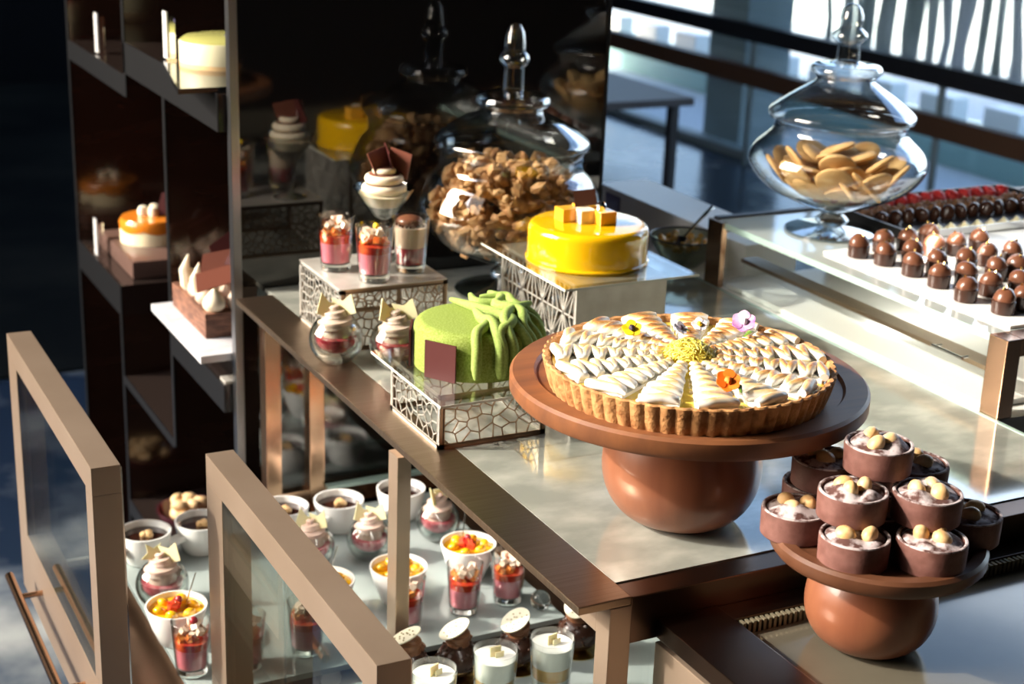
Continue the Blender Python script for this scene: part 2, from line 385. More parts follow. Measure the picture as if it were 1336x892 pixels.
# pull-out glass fronted drawers
def drawer(x0, y0, y1, label, xin):
    t = thing('pull_out_display', label, 'drawer', (x0, y0, .60))
    D = .033; L = y1-y0; H = .385; s = .034
    bx('top_rail', BRONZE_Y, t, 0, D, 0, L, H-s, H, bevel=.001)
    bx('bottom_rail', BRONZE_Y, t, 0, D, 0, L, 0, .1035, bevel=.001)
    bx('stile', BRONZE_Y, t, 0, D, 0, s, .1037, H-s-.0002, bevel=.0008)
    bx('stile', BRONZE_Y, t, 0, D, L-.06, L, .1037, H-s-.0002, bevel=.0008)
    bx('pane', PANE, t, .0006, .006, s, L-.06, .1037, H-s-.0002, bevel=0)
    bx('gasket', BLACK, t, D, D+.003, .006, L-.006, .02, H-.006, bevel=0) if False else None
    bx('seal_strip', CHROME, t, D, D+.0025, .004, .008, .02, H-.004, bevel=0)
    h = nb(); tube(h, [(-.032, .04, .058), (-.032, L-.084, .058)], .0062, 14)
    ho = obj('handle', h, COPPER, t)
    for yy in (.10, L-.152):
        g = nb(); tube(g, [(-.032, yy, .058), (0, yy, .058)], .004, 10); obj('handle_bracket', g, COPPER, ho)
    bx('drawer_floor', mat('copper drawer floor', (.34, .20, .13), .35, .8), t, D+.0002, xin-x0, .012, L-.034, .0, .030, bevel=0)
    for yy in (.002, L-.012):
        bx('runner', STEEL, t, D+.0002, .686-x0, yy, yy+.0095, .0, .028, bevel=0)
    return t
drawer(.335, 1.637, 2.149, 'far glass fronted bronze drawer pulled farthest out with coffee cups and verrines', 1.10)
drawer(.464, 1.117, 1.632, 'near glass fronted bronze drawer pulled halfway out with domes and white dessert glasses', 1.10)

# lower neighbouring counter in the near right corner
low = thing('lower_counter', 'lower dark bronze counter with smoked glass top under the small tart stand', 'counter')
post('side_bar', DBRONZE, low, .7503, .8192, .55, 1.1155, .951, .970)
post('side_panel', BRONZE_Y, low, .7503, .7570, .55, 1.1155, .30, .946)
post('ledge', DBRONZE, low, .8194, 1.60, 1.088, 1.1155, .9495, .9685)
bx('glass_top', LOWTOP, low, .8194, 1.60, .55, 1.0795, .947, .955, bevel=0)
bx('body', DBRONZE, low, .7572, 1.60, .55, 1.1155, 0, .9465, bevel=0)
mm = nb()
for i in range(130):
    x = .8196+i*.006; box(mm, x, x+.0032, 1.0798, 1.0878, .9485, .9665)
tag(obj('vent_grille', mm, mat('grille gold', (.30, .26, .17), .5, .6), low, smooth=False), kind='stuff')

# raised glass case at the right
rc = thing('raised_glass_case', 'raised glass case with copper corner posts carrying the cookie jar and the chocolates', 'glass case')
RX = 1.3835
bx('glass_top', mat('pale glass top', (.42, .47, .45), .06, 0, coat=.6), rc, RX, 2.6, 1.368, 1.972, 1.094, 1.103, bevel=0)
bx('glass_edge', EDGE_GLASS, rc, RX-.0015, RX, 1.368, 1.972, 1.094, 1.1035, bevel=0)
bx('front_pane', PANE, rc, RX, RX+.006, 1.37, 1.945, 1.002, 1.0938, bevel=0)
post('near_post', COPPER, rc, RX-.003, RX+.021, 1.336, 1.3675, 1.0, 1.1035)
post('far_post', COPPER, rc, RX-.006, RX+.004, 1.946, 1.985, 1.0, 1.1035)
post('near_rail', COPPER, rc, RX+.0212, 2.6, 1.336, 1.3675, 1.080, 1.1035)
post('far_rail', BLACK, rc, RX+.0042, 2.6, 1.9725, 1.985, 1.080, 1.106)
bx('case_floor', WHITEL, rc, RX+.0065, 2.6, 1.37, 1.94, 1.0005, 1.008, bevel=0)
bx('rear_panel', mat('pearl panel', (.72, .70, .68), .2, noise=(6, (.85, .83, .8), .3, .7, U)), rc, RX+.20, RX+.21, 1.38, 1.94, 1.009, 1.0935, bevel=0)
bx('shelf_strip', STEELD, rc, RX+.03, RX+.06, 1.38, 1.94, 1.04, 1.046, bevel=0)
bx('base_body', WHITEL, rc, RX-.0030, 2.6, 1.336, 1.985, 0, .9995, bevel=0)
h = nb(); tube(h, [(RX-.012, 1.398, 1.062), (RX-.012, 1.455, 1.062)], .0022, 10)
for yy in (1.402, 1.451): tube(h, [(RX-.012, yy, 1.062), (RX, yy, 1.062)], .0018, 8)
obj('handle', h, CHROME, rc)

wc = thing('white_side_counter', 'white laminate side counter behind the glass bowl, past the mirror panel', 'counter')
bx('counter_top', WHITEL, wc, 1.381, 1.455, 1.99, 2.5, .975, 1.0, bevel=.001)
bx('raised_box', WHITEL, wc, 1.456, 1.56, 1.99, 2.46, .975, 1.05, bevel=.002)
bx('counter_body', WHITEL, wc, 1.381, 1.56, 1.99, 2.5, 0, .974, bevel=0)
bx('inset_panel', mat('plum panel', (.12, .10, .2), .3), wc, 1.4545, 1.4558, 2.38, 2.43, 1.004, 1.04, bevel=0)

# ------------------------------------------------------------------ the shelf tower with its glossy panel
tower = thing('display_tower', 'dark lacquered display tower with staggered shelves and a black mirror end panel', 'shelf tower')
X0, X1, TH = .66, 1.262, 2.4
TY = .012
def wall(y, z0, z1, m=LACQ, name='partition'):
    p = bx(name, m, tower, X0+.0012, X1, y, y+TY, z0, z1, bevel=0)
    bx('edge_trim', DTRIM, p, X0-.001, X0+.0010, y-.001, y+TY+.001, z0, z1, bevel=.0003); return p
mp = bx('mirror_panel', MIRROR, tower, X0+.026, X1+.034, 2.188, 2.202, 0, TH, bevel=0)
bx('corner_strip', mat('satin steel strip', (.30, .31, .33), .3, 1), tower, X0+.013, X0+.0258, 2.187, 2.2045, 0, TH, bevel=.001)
bx('right_strip', DTRIM, tower, X1+.0342, X1+.040, 2.187, 2.2045, 0, TH, bevel=0)
wall(3.215, 0, TH, LACQ); wall(2.752, 1.195, TH, LACQ); wall(2.50, .629, 1.2365); wall(2.862, 0, .7595)
bx('back_panel', LACQ, tower, X1-.01, X1, 2.2052, 3.215, 0, TH, bevel=0)
def shelf(y0, y1, z, t):
    p = bx('shelf', mat('shelf gloss black', (.02, .014, .012), .08, 0, coat=.4), tower, X0+.0012, X1-.0102, y0, y1, z-t, z, bevel=0)
    bx('edge_trim', DTRIM, p, X0-.001, X0+.0010, y0, y1, z-t, z, bevel=.0004)
shelf(2.7645, 3.2148, 1.233, .038); shelf(2.2055, 2.7638, 1.292, .055); shelf(2.8618, 3.2148, .82, .06)
shelf(2.2055, 2.4998, .845, .045); shelf(2.5125, 2.8615, .640, .016); shelf(2.2055, 2.8615, .38, .03)
#@@OBJECTS
# ------------------------------------------------------------------ outside and far things
R = random.Random(11)
bl = thing('low_bench', 'pale stone terrace bench outside the window with white cubes on it', 'bench', (5.9, 0, -.02))
bx('seat', mat('teal glass', (.28, .45, .43), .2), bl, 0, .35, 2.0, 11, .0, .20, bevel=.01)
for i in range(16):
    bx('cube', WHITEL, bl, .06, .18, 2.4+i*.5, 2.66+i*.5, .2002, .35, bevel=.01)
ct = thing('strip_curtain', 'pale vertical strip curtain hanging outside the window at top right', 'curtain', (5.45, 0, .52))
bx('curtain_rail', WHITEL, ct, -.03, .03, 3.0, 7.0, 2.72, 2.78)
y = 3.02
CM = [mat('curtain strip white', (.62, .68, .74), .6), mat('curtain strip sage', (.30, .36, .34), .6, noise=(3, (.60, .66, .65), .38, .62, (3, 3, .8)))]
k = 0
while y < 6.9:
    wd = R.uniform(.07, .17); b = nb()
    n = 14
    pts = [(R.uniform(-.02, .02), y+wd/2+.02*math.sin(j*.8+y*9), 2.72*j/n) for j in range(n+1)]
    tube(b, pts, [wd/2*(.85+.2*math.sin(j*1.3+y*5)) for j in range(n+1)], 8, flat=.35)
    obj('strip', b, CM[0] if R.random() < .4 else CM[1], ct); y += wd*1.12; k += 1
tb = thing('dining_table', 'dark square table far behind the mirror panel by the window', 'table', (2.45, 4.95, 0))
bx('tabletop', mat('dark table top', (.03, .03, .035), .5), tb, 0, .88, 0, .95, .67, .70, bevel=.003)
for a, c in ((.04, .03), (.80, .03), (.04, .88), (.80, .88)): bx('leg', BLACK, tb, a, a+.035, c, c+.035, 0, .669)

# ------------------------------------------------------------------ lattice risers
def clip(poly, a, b, c):
    out = []; n = len(poly)
    for i in range(n):
        p, q = poly[i], poly[(i+1) % n]; dp = a*p[0]+b*p[1]-c; dq = a*q[0]+b*q[1]-c
        if dp <= 0: out.append(p)
        if dp*dq < 0:
            t = dp/(dp-dq); out.append((p[0]+t*(q[0]-p[0]), p[1]+t*(q[1]-p[1])))
    return out
def voronoi(w, h, nx, nz, rnd, jit=.45):
    S = [((i+.5+rnd.uniform(-jit, jit))*w/nx, (j+.5+rnd.uniform(-jit, jit))*h/nz) for i in range(nx) for j in range(nz)]
    segs = {}
    for i, s in enumerate(S):
        poly = [(0, 0), (w, 0), (w, h), (0, h)]
        for k, t in enumerate(S):
            if k == i or abs(t[0]-s[0])+abs(t[1]-s[1]) > 3.5*max(w/nx, h/nz): continue
            a, b = t[0]-s[0], t[1]-s[1]; c = (t[0]**2+t[1]**2-s[0]**2-s[1]**2)/2; poly = clip(poly, a, b, c)
            if not poly: break
        for m in range(len(poly)):
            p, q = poly[m], poly[(m+1) % len(poly)]
            key = (round((p[0]+q[0])/2, 4), round((p[1]+q[1])/2, 4))
            if (p[0]-q[0])**2+(p[1]-q[1])**2 > 1e-6: segs[key] = (p, q)
    return list(segs.values())
def fans(w, h):
    segs = []; nx = 7; rows = [(0, .30), (.30, .63), (.63, 1)]
    c = w/nx
    for r, (a, b) in enumerate(rows):
        z0, z1 = a*h, b*h
        segs.append(((0, z1), (w, z1)))
        for i in range(nx+1):
            x = i*c
            for dx in (-1, -.5, 0, .5, 1):
                xx = x+dx*c*.98
                if 0 <= x <= w and 0 <= xx <= w: segs.append(((x, z0), (xx, z1)) if (r+i) % 2 else ((x, z1), (xx, z0)))
    return segs
def face_panel(name, par, segs, w, h, fn, m, bw, sw):
    """fn(u,v,t) -> 3d point; border strips and struts"""
    b = nb(); th = .0012
    def quad(p, q, wd):
        d = Vector((q[0]-p[0], q[1]-p[1])); 
        if d.length < 1e-5: return
        d.normalize(); n = Vector((-d.y, d.x))*wd/2
        c2 = [(p[0]+n.x, p[1]+n.y), (p[0]-n.x, p[1]-n.y), (q[0]-n.x, q[1]-n.y), (q[0]+n.x, q[1]+n.y)]
        lo = [b.verts.new(fn(u, v, 0)) for u, v in c2]; hi = [b.verts.new(fn(u, v, th)) for u, v in c2]
        b.faces.new(lo); b.faces.new(hi)
        for i in range(4): j = (i+1) % 4; b.faces.new((lo[i], lo[j], hi[j], hi[i]))
    e = bw/2
    for p, q in (((0, e), (w, e)), ((0, h-e), (w, h-e)), ((e, 0), (e, h)), ((w-e, 0), (w-e, h))): quad(p, q, bw)
    for p, q in segs:
        p = (bw*.7+p[0]*(w-1.4*bw)/w, bw*.7+p[1]*(h-1.4*bw)/h); q = (bw*.7+q[0]*(w-1.4*bw)/w, bw*.7+q[1]*(h-1.4*bw)/h)
        quad(p, q, sw)
    return obj(name, b, m, par, smooth=False)
def riser(label, x, y, w, d, h, style, solid_near=False, top=True, bw=.006, sw=.0013):
    t = thing('lattice_riser', label, 'cake riser', (x, y, TZ), group='metal risers on the counter')
    rr = random.Random(int(w*1000))
    def seg(a, b): 
        if style == 'fan': return fans(a, b)
        if style == 'voro': return voronoi(a, b, int(a/.0155), int(b/.0150), rr)
        return voronoi(a, b, int(a/.0100), int(b/.0135), rr, .5)
    face_panel('lattice_side', t, seg(d, h), d, h, lambda u, v, k: Vector((k, u, v)), STEEL, bw, sw)
    if solid_near: bx('side_plate', STEELD if False else STEEL, t, .0013, w-.0013, 0, .0012, 0, h-.0001, bevel=0)
    else: face_panel('lattice_side', t, seg(w-.0026, h), w-.0026, h, lambda u, v, k: Vector((u+.0013, k, v)), STEELD, bw, sw)
    face_panel('lattice_side', t, seg(d, h), d, h, lambda u, v, k: Vector((w-.0012+k, u, v)), STEEL, bw, sw)
    face_panel('lattice_side', t, seg(w-.0026, h), w-.0026, h, lambda u, v, k: Vector((u+.0013, d-.0012+k, v)), STEELD, bw, sw)
    if top: bx('top_plate', STEEL, t, 0, w, 0, d, h+.0001, h+.0013, bevel=0)
    return t
riser('small steel riser with crackle cut sides carrying the shot glasses, beside the tower', .719, 1.867, .156, .160, .0857, 'crackle', sw=.0016)
riser('tall steel riser with starburst cut side under the yellow cake', .9707, 1.680, .1365, .2146, .1187, 'fan', solid_near=True, sw=.0017)
riser('low steel riser with mosaic cut sides under the green cake', .700, 1.508, .138, .141, .066, 'voro', top=False)
def acryl(label, x0, x1, y0, y1, z):
    b = nb(); box(b, x0, x1, y0, y1, z, z+.003, bevel=.0004)
    o = obj('acrylic_plate', b, ACRYL, smooth=False); e = nb()
    for a in ((x0, x1, y0-.0004, y0), (x0-.0004, x0, y0, y1)): box(e, *a, z, z+.003)
    obj('plate_edge', e, mat('acrylic edge', (.62, .64, .56), .2), o, smooth=False)
    return tag(o, label, 'plate', 'clear acrylic plates')
acryl('clear acrylic plate between the low riser and the green cake', .6835, .853, 1.470, 1.672, 1.0662)
acryl('clear acrylic plate between the tall riser and the yellow cake', .9415, 1.144, 1.660, 1.902, 1.1202)

# ------------------------------------------------------------------ green velvet cake
GC = (.781, 1.588); GZ = 1.0694
gt = thing('green_cake', 'round green velvet cake with looping green ropes and two maroon chocolate squares', 'cake', (*GC, GZ))
b = nb(); RR, HH = .0725, .056
prof = [(0, 0), (RR-.001, 0), (RR, .002)]+[(RR, .044)]+[(RR-.012+.012*math.cos(a*PI/12), .044+.012*math.sin(a*PI/12)) for a in range(1, 7)]+[(0, HH)]
lathe(b, prof, 72); obj('cake_body', b, GREENV, gt)
SR = Vector((math.cos(YAW), -math.sin(YAW), 0)); SA = Vector((math.sin(YAW), math.cos(YAW), 0))
def catmull(P, n=8):
    P = [Vector(p) for p in P]; out = []
    for i in range(len(P)-1):
        a = P[max(i-1, 0)]; b_, c = P[i], P[i+1]; d = P[min(i+2, len(P)-1)]
        for k in range(n):
            t = k/n; out.append(.5*((2*b_)+(c-a)*t+(2*a-5*b_+4*c-d)*t*t+(3*b_-a-3*c+d)*t**3))
    out.append(P[-1]); return out
ropes = [[(-.45, .75), (-.02, .36), (.3, .12), (.58, -.1), (.72, -.52), 'd'], [(-.12, .92), (.02, .45), (.42, .42), (.60, .05), (.95, -.05), 'd'],
         [(.2, .93), (.42, .6), (.35, .22), (.75, -.05), (.80, -.45), 'd'], [(-.02, .2), (.1, -.2), (.2, -.6), (.06, -.92), 'd'],
         [(.08, -.38), (.28, -.55), (.38, -.85), 'd'], [(.92, .40), (.62, -.0), (.5, -.45), (.56, -.75), 'd'],
         [(.55, .72), (.80, .15), (.86, -.28), 'd'], [(.10, -.12), (.45, -.18), (.62, -.5), (.42, -.85), 'd'], [(.05, .62), (.5, .7), (.62, .35), (.95, .22), 'd']]
for i, rp in enumerate(ropes):
    P = []; lift = .0055+.0034*(i % 3)
    for q in rp[:-1]: P.append((SR*q[0]+SA*q[1])*RR*.97+Vector((0, 0, HH+lift)))
    q = Vector(rp[-2]).normalized(); P[-1].z = HH+.002
    base = (SR*q[0]+SA*q[1])
    P.append(base*(RR+.0052)+Vector((0, 0, .042))); P.append(base*(RR+.0062)+Vector((0, 0, .022))); P.append(base*(RR+.0062)+Vector((0, 0, .0068)))
    c = catmull(P, 7); b = nb(); n = len(c)
    tube(b, c, [.0064*min(1, .45+4*j/n, .45+4*(n-1-j)/n) for j in range(n)], 10); obj('rope', b, GREENR, gt)
for (a, zz) in ((213, .0225), (152, .0225)):
    d = Vector((math.cos(math.radians(a)), math.sin(math.radians(a)), 0)); b = nb()
    M = Matrix.Translation(d*(RR+.0028)+Vector((0, 0, zz))) @ Matrix.Rotation(math.radians(a)-PI/2, 4, 'Z') @ Matrix.Rotation(PI/2, 4, 'X')
    plate(b, [(-.021, -.0222), (.021, -.0222), (.021, .0225), (-.021, .0225)], .0022, M); obj('chocolate_square', b, CHOCR, gt, smooth=False)

# ------------------------------------------------------------------ yellow glazed cake (front riser)
yt = thing('yellow_cake', 'round yellow mirror glazed cake topped with cubes and a dark chocolate square', 'cake', (1.0425, 1.782, 1.1234))
b = nb(); Ry, Hy = .082, .050
lathe(b, [(0, 0), (Ry+.002, 0), (Ry+.002, .002), (Ry, .004), (Ry, Hy-.010)]+[(Ry-.009+.009*math.cos(a*PI/10), Hy-.010+.010*math.sin(a*PI/10)) for a in range(1, 6)]+[(0, Hy)], 80)
obj('cake_body', b, YELLOW, yt)
for (s_, t_, m, z) in ((-.030, .004, YTOP, 0), (-.006, .0, CREAM, 0), (.020, -.006, YTOP, 0), (-.006, .026, YTOP, 0)):
    p = SR*s_+SA*t_; b = nb(); box(b, p.x-.0125, p.x+.0125, p.y-.0125, p.y+.0125, Hy, Hy+.018, bevel=.0015); obj('topping_cube', b, m, yt, smooth=False)
b = nb(); M = Matrix.Translation(SR*-.006+SA*.012+Vector((0, 0, Hy+.030))) @ Matrix.Rotation(-YAW, 4, 'Z') @ Matrix.Rotation(PI/2-.25, 4, 'X') @ Matrix.Rotation(.15, 4, 'Z')
plate(b, [(-.015, -.011), (.015, -.011), (.015, .011), (-.015, .011)], .002, M); obj('chocolate_square', b, CHOC, yt, smooth=False)
b = nb(); rr = random.Random(3); p = SR*.016+SA*-.002
blob(b, (p.x, p.y, Hy+.022), .0065, 2, .35, rr); tag(obj('silver_leaf', b, CHROME, yt, smooth=False))

# ------------------------------------------------------------------ wooden stands
def stand(label, x, y, z, Rd, zt, th, rb, hb, foot, m_disc, m_bulb):
    t = thing('cake_stand', label, 'cake stand', (x, y, z), group='wooden cake stands')
    b = nb(); zb = zt-th
    lathe(b, [(0, zb), (Rd*.55, zb), (Rd-.004, zb+.003), (Rd, zb+.008), (Rd, zt-.003), (Rd-.003, zt), (Rd*.865, zt), (Rd*.85, zt-.0035), (0, zt-.0035)], 96)
    obj('disc', b, m_disc, t)
    b = nb(); n = 22; pr_ = [(0, 0), (foot, 0)]; zc = hb*.45
    for i in range(1, n):
        a = -PI/2+PI*i/n; c_ = max(0, math.cos(a))**1.0; top_ = rb*.5
        rr_ = foot+(rb-foot)*c_ if a < 0 else top_+(rb-top_)*c_; pr_.append((rr_, zc+(zc if a < 0 else hb-zc)*math.sin(a)))
    pr_ += [(rb*.5, hb), (0, hb)]
    lathe(b, pr_, 72); obj('pedestal', b, m_bulb, t); return t
stand('large wooden pedestal stand carrying the meringue tart on the zinc top', .859, 1.252, 1.0002, .182, .157, .024, .0830, .1332, .036, WOOD, WOODB)
stand('small wooden pedestal stand piled with chocolate tartlets on the lower counter', .928, 1.0225, .9552, .100, .1114, .020, .0622, .0916, .028, WOODD, WOODB)

# ------------------------------------------------------------------ meringue tart
mt = thing('meringue_tart', 'large fluted lemon meringue tart with toasted piping and edible flowers', 'tart', (.840, 1.226, 1.1539)); mt.scale = (.957,)*3
b = nb(); NF = 62
fl = lambda t, r, z: r*(1+(.016*abs(math.sin(t*NF/2))-.008)*(1 if r > .141 else 0))
lathe(b, [(0, 0), (.139, 0), (.1425, .002), (.146, .012), (.149, .024), (.151, .032), (.1495, .0335), (.1455, .0325), (.143, .026), (.142, .021), (0, .021)], 62*8, flute=fl)
obj('crust', b, CRUST, mt)
b = nb(); lathe(b, [(0, .0215), (.1415, .0215), (.1415, .0265), (.138, .0275), (0, .0275)], 64); obj('lemon_curd', b, CURD, mt)
NW = 15; rr = random.Random(5)
for k in range(NW):
    a0 = 2*PI*(k+.35)/NW; dirv = Vector((math.cos(a0), math.sin(a0), 0)); nv = Vector((-dirv.y, dirv.x, 0))
    b = nb(); P = []; rad = []; i = 0; rcur = .031; sgn = 1
    while rcur < .133:
        hw = min(rcur*math.tan(PI/NW)*.74, .022)*(.92+rr.uniform(-.08, .08)); stp = .0042+.0068*(rcur/.136); tr = stp*.53
        nseg = 6
        for s in range(nseg):
            u = -1+2*s/(nseg-1)
            P.append(dirv*(rcur+stp*.55*s/(nseg-1)+.0012*math.sin(u*3))+nv*hw*u*sgn+Vector((0, 0, .0393-tr+.0018*(1-u*u)+rr.uniform(-.0005, .0005))))
            rad.append(tr*(1 if abs(u) < .9 else .82))
        rcur += stp; sgn = -sgn; i += 1
    tube(b, P, rad, 8); lo = nb()
    obj('meringue_wedge', b, MERING, mt, angle=80)
    # a soft bed under each wedge
    h1, h2 = .031*math.tan(PI/NW)*.7, .0215
    M = Matrix(((dirv.x, nv.x, 0, 0), (dirv.y, nv.y, 0, 0), (0, 0, 1, .0285), (0, 0, 0, 1)))
    plate(lo, [(.034, -h1), (.137, -h2), (.1385, 0), (.137, h2), (.034, h1)], .005, M); obj('meringue_bed', lo, MERING, mt)
b = nb(); rr = random.Random(8)
for i in range(230):
    th, ph = rr.uniform(0, 2*PI), math.acos(rr.uniform(0, 1)); d = Vector((math.sin(ph)*math.cos(th), math.sin(ph)*math.sin(th), math.cos(ph)))
    e = d.cross(Vector((rr.uniform(-1, 1), rr.uniform(-1, 1), rr.uniform(-1, 1)))).normalized(); L_ = rr.uniform(.25, .6); P = []
    for k in range(6):
        q = (d*math.cos((k-2.5)*L_*.4)+e*math.sin((k-2.5)*L_*.4))*rr.uniform(.0255, .0285); P.append(Vector((q.x, q.y, .031+max(0, q.z)*.78)))
    tube(b, P, .0007, 4)
blob(b, (0, 0, .031), .0255, 3, 0, sc=(1, 1, .78)); tag(obj('lemon_floss', b, ZEST, mt), kind='stuff')
def flower(par, x, y, z, r, mp, mc, tilt=(0, 0), n=5):
    o = None
    M0 = Matrix.Translation((x, y, z)) @ Matrix.Rotation(tilt[0], 4, 'X') @ Matrix.Rotation(tilt[1], 4, 'Y')
    b = nb()
    for k in range(n):
        a = 2*PI*k/n; poly = []
        for q in range(9):
            u = q/8*PI; poly.append((r*.18+r*.85*math.sin(u/2), 0)) if False else None
        pts = [(r*(.15+.85*t), r*.48*math.sin(PI*t)**.7*(1 if s else -1)) for s in (0, 1) for t in ([0, .25, .5, .75, .92] if not s else [1, .92, .75, .5, .25])]
        plate(b, pts, .0009, M0 @ Matrix.Rotation(a, 4, 'Z') @ Matrix.Translation((0, 0, .0012*(k % 2))) @ Matrix.Rotation(-.25, 4, 'Y'))
    o = obj('flower', b, mp, par, smooth=False)
    b = nb(); p = M0 @ Vector((0, 0, .003)); blob(b, p, r*.3, 2, .2, random.Random(2)); obj('flower_centre', b, mc, o); return o
tag(flower(mt, -.030, .066, .047, .0115, PETALY, PETALK, (.5, -.3)), 'yellow pansy with a black centre')
tag(flower(mt, .090, .033, .051, .0140, PETALP, PETALW, (.6, -.4), 6), 'purple and white viola')
tag(flower(mt, -.028, -.110, .048, .0130, PETALO, PETALO, (.7, -.3), 6), 'orange blossom')
tag(flower(mt, .016, .044, .049, .0090, PETALW, PETALK, (.6, .1)), 'small white flower with dark middle')
tag(flower(mt, .043, .048, .049, .0090, PETALW, PETALY, (.6, -.3)), 'small white flower beside the floss')
b = nb()
for (x, y, a) in ((.088, .018, .3), (-.02, -.118, 1.2), (.03, .062, 2.0)):
    tube(b, [(x-.01*math.cos(a), y-.01*math.sin(a), .042), (x, y, .046), (x+.011*math.cos(a), y+.011*math.sin(a), .043)], [.001, .003, .0008], 6, flat=.35)
obj('leaf', b, LEAF, mt)

# ------------------------------------------------------------------ chocolate tartlets on the small stand
def make_tartlet(seed):
    rr = random.Random(seed); t = thing('chocolate_tartlet', None, 'tartlet', (0, 0, 0), group='chocolate tartlets piled on the small stand')
    b = nb(); r = .0320
    lathe(b, [(0, 0), (r-.002, 0), (r-.0006, .0015), (r, .024), (r-.0004, .0262), (r-.0024, .0266), (r-.0036, .0255), (r-.004, .021), (0, .021)], 56); obj('shell', b, BROWNT, t)
    b = nb(); lathe(b, [(r-.0004, .0262), (r-.0008, .0274), (r-.0024, .0276), (r-.0036, .0268)], 56); obj('sugared_rim', b, SUGAR, t)
    b = nb(); n_ = 40; rg = []
    fx = [(rr.uniform(2, 5), rr.uniform(0, 6), rr.uniform(60, 190)) for _ in range(5)]
    def hh(x_, y_): return .0042*sum(math.sin(x_*f*math.cos(p)+y_*f*math.sin(p)+k) for k, p, f in fx)/2.2
    lathe(b, [(0, .0215)]+[(q*(r-.0045), .0218) for q in (.97, 1)]+[((r-.0045)*q, .0245) for q in (1, .94, .86, .76, .66, .55, .44, .33, .22, .11)]+[(0, .0275)], 44)
    for v_ in b.verts:
        if v_.co.z > .0244:
            d_ = math.hypot(v_.co.x, v_.co.y)/(r-.0045); v_.co.z += (1-d_**5)*(.0022+abs(hh(v_.co.x, v_.co.y)))
    obj('sugared_filling', b, SUGAR, t, angle=80)
    a0 = rr.uniform(0, 6.3)
    for i in range(3):
        a = a0+i*2.1+rr.uniform(-.4, .4); d = rr.uniform(.009, .014); b = nb(); blob(b, (d*math.cos(a), d*math.sin(a), .0300), .0086, 3, .04, rr, (1.1, .95, .8)); obj('hazelnut', b, HAZEL, t)
    return t
TL = [(.8727, .992, 0, 'tartlet low at the front left, one big round nut'), (.9339, .9596, 0, 'tartlet low at the front right of the pile'),
      (.8595, 1.0615, 0, 'leftmost tartlet on the small wooden disc'), (1.003, .990, 0, 'rightmost tartlet on the small wooden disc'),
      (.914, 1.103, 0, 'tartlet at the back left of the disc'), (.982, 1.078, 0, 'tartlet at the back right of the disc'),
      (.931, 1.032, 0, 'tartlet buried in the middle of the bottom layer'),
      (.8875, 1.0178, 1, 'second layer tartlet above the front left one'), (.9485, .9875, 1, 'second layer tartlet above the front right one'),
      (.9110, 1.088, 1, 'second layer tartlet at the back left'), (.985, 1.047, 1, 'second layer tartlet at the back right, shaded'),
      (.9307, 1.0391, 2, 'single tartlet at the very top of the pile')]
protos = [make_tartlet(s) for s in (21, 34, 47)]
used = set()
for i, (x, y, l, lab) in enumerate(TL):
    p = protos[i % 3]; z = 1.0633+.0310*l
    if i < 3: p.location = (x, y, z); p['label'] = 'sugar dusted brown '+lab; p.rotation_euler[2] = i*2.1
    else: dup(p, (x, y, z), i*1.7, 'sugar dusted brown '+lab)

# ------------------------------------------------------------------ drawer trays
def tray(label, x0, x1, y0, y1, z=.667):
    t = thing('serving_tray', label, 'tray', (x0, y0, z-.008)); w, d = x1-x0, y1-y0
    bx('tray_plate', GREEN_GLASS, t, 0, w, 0, d, 0, .008, bevel=.001)
    for xx in (.03, w*.35, w-.06):
        b = nb(); tube(b, [(xx, .01, -.0145), (xx, d-.01, -.0145)], .0140, 12); obj('rail', b, STEEL, t)
    return t
tray('pale green glass tray with rows of cups and verrines in the far drawer', .445, .955, 1.640, 2.085)
tray('pale green glass tray with chocolate domes and white glasses in the near drawer', .515, 1.06, 1.14, 1.594)
TY0 = .6672

def glass_shell(b, prof, th=.0014, seg=40):
    """outer profile and its inner wall"""
    inner = [(max(r-th, 0), z+(th if i == 0 or i == 1 else 0)) for i, (r, z) in enumerate(prof)]
    lathe(b, prof+list(reversed(inner)), seg)
def cubes(b, n, r, z0, z1, s, rnd):
    for i in range(n):
        a = rnd.uniform(0, 6.3); d = r*math.sqrt(rnd.random()); z = rnd.uniform(z0, z1)
        bb = box(b, -s, s, -s, s, -s, s); q = Matrix.Translation((d*math.cos(a), d*math.sin(a), z)) @ Matrix.Rotation(rnd.uniform(0, 3), 4, Vector((rnd.random(), rnd.random(), rnd.random()+.1)).normalized())
        for v in bb: v.co = q @ v.co
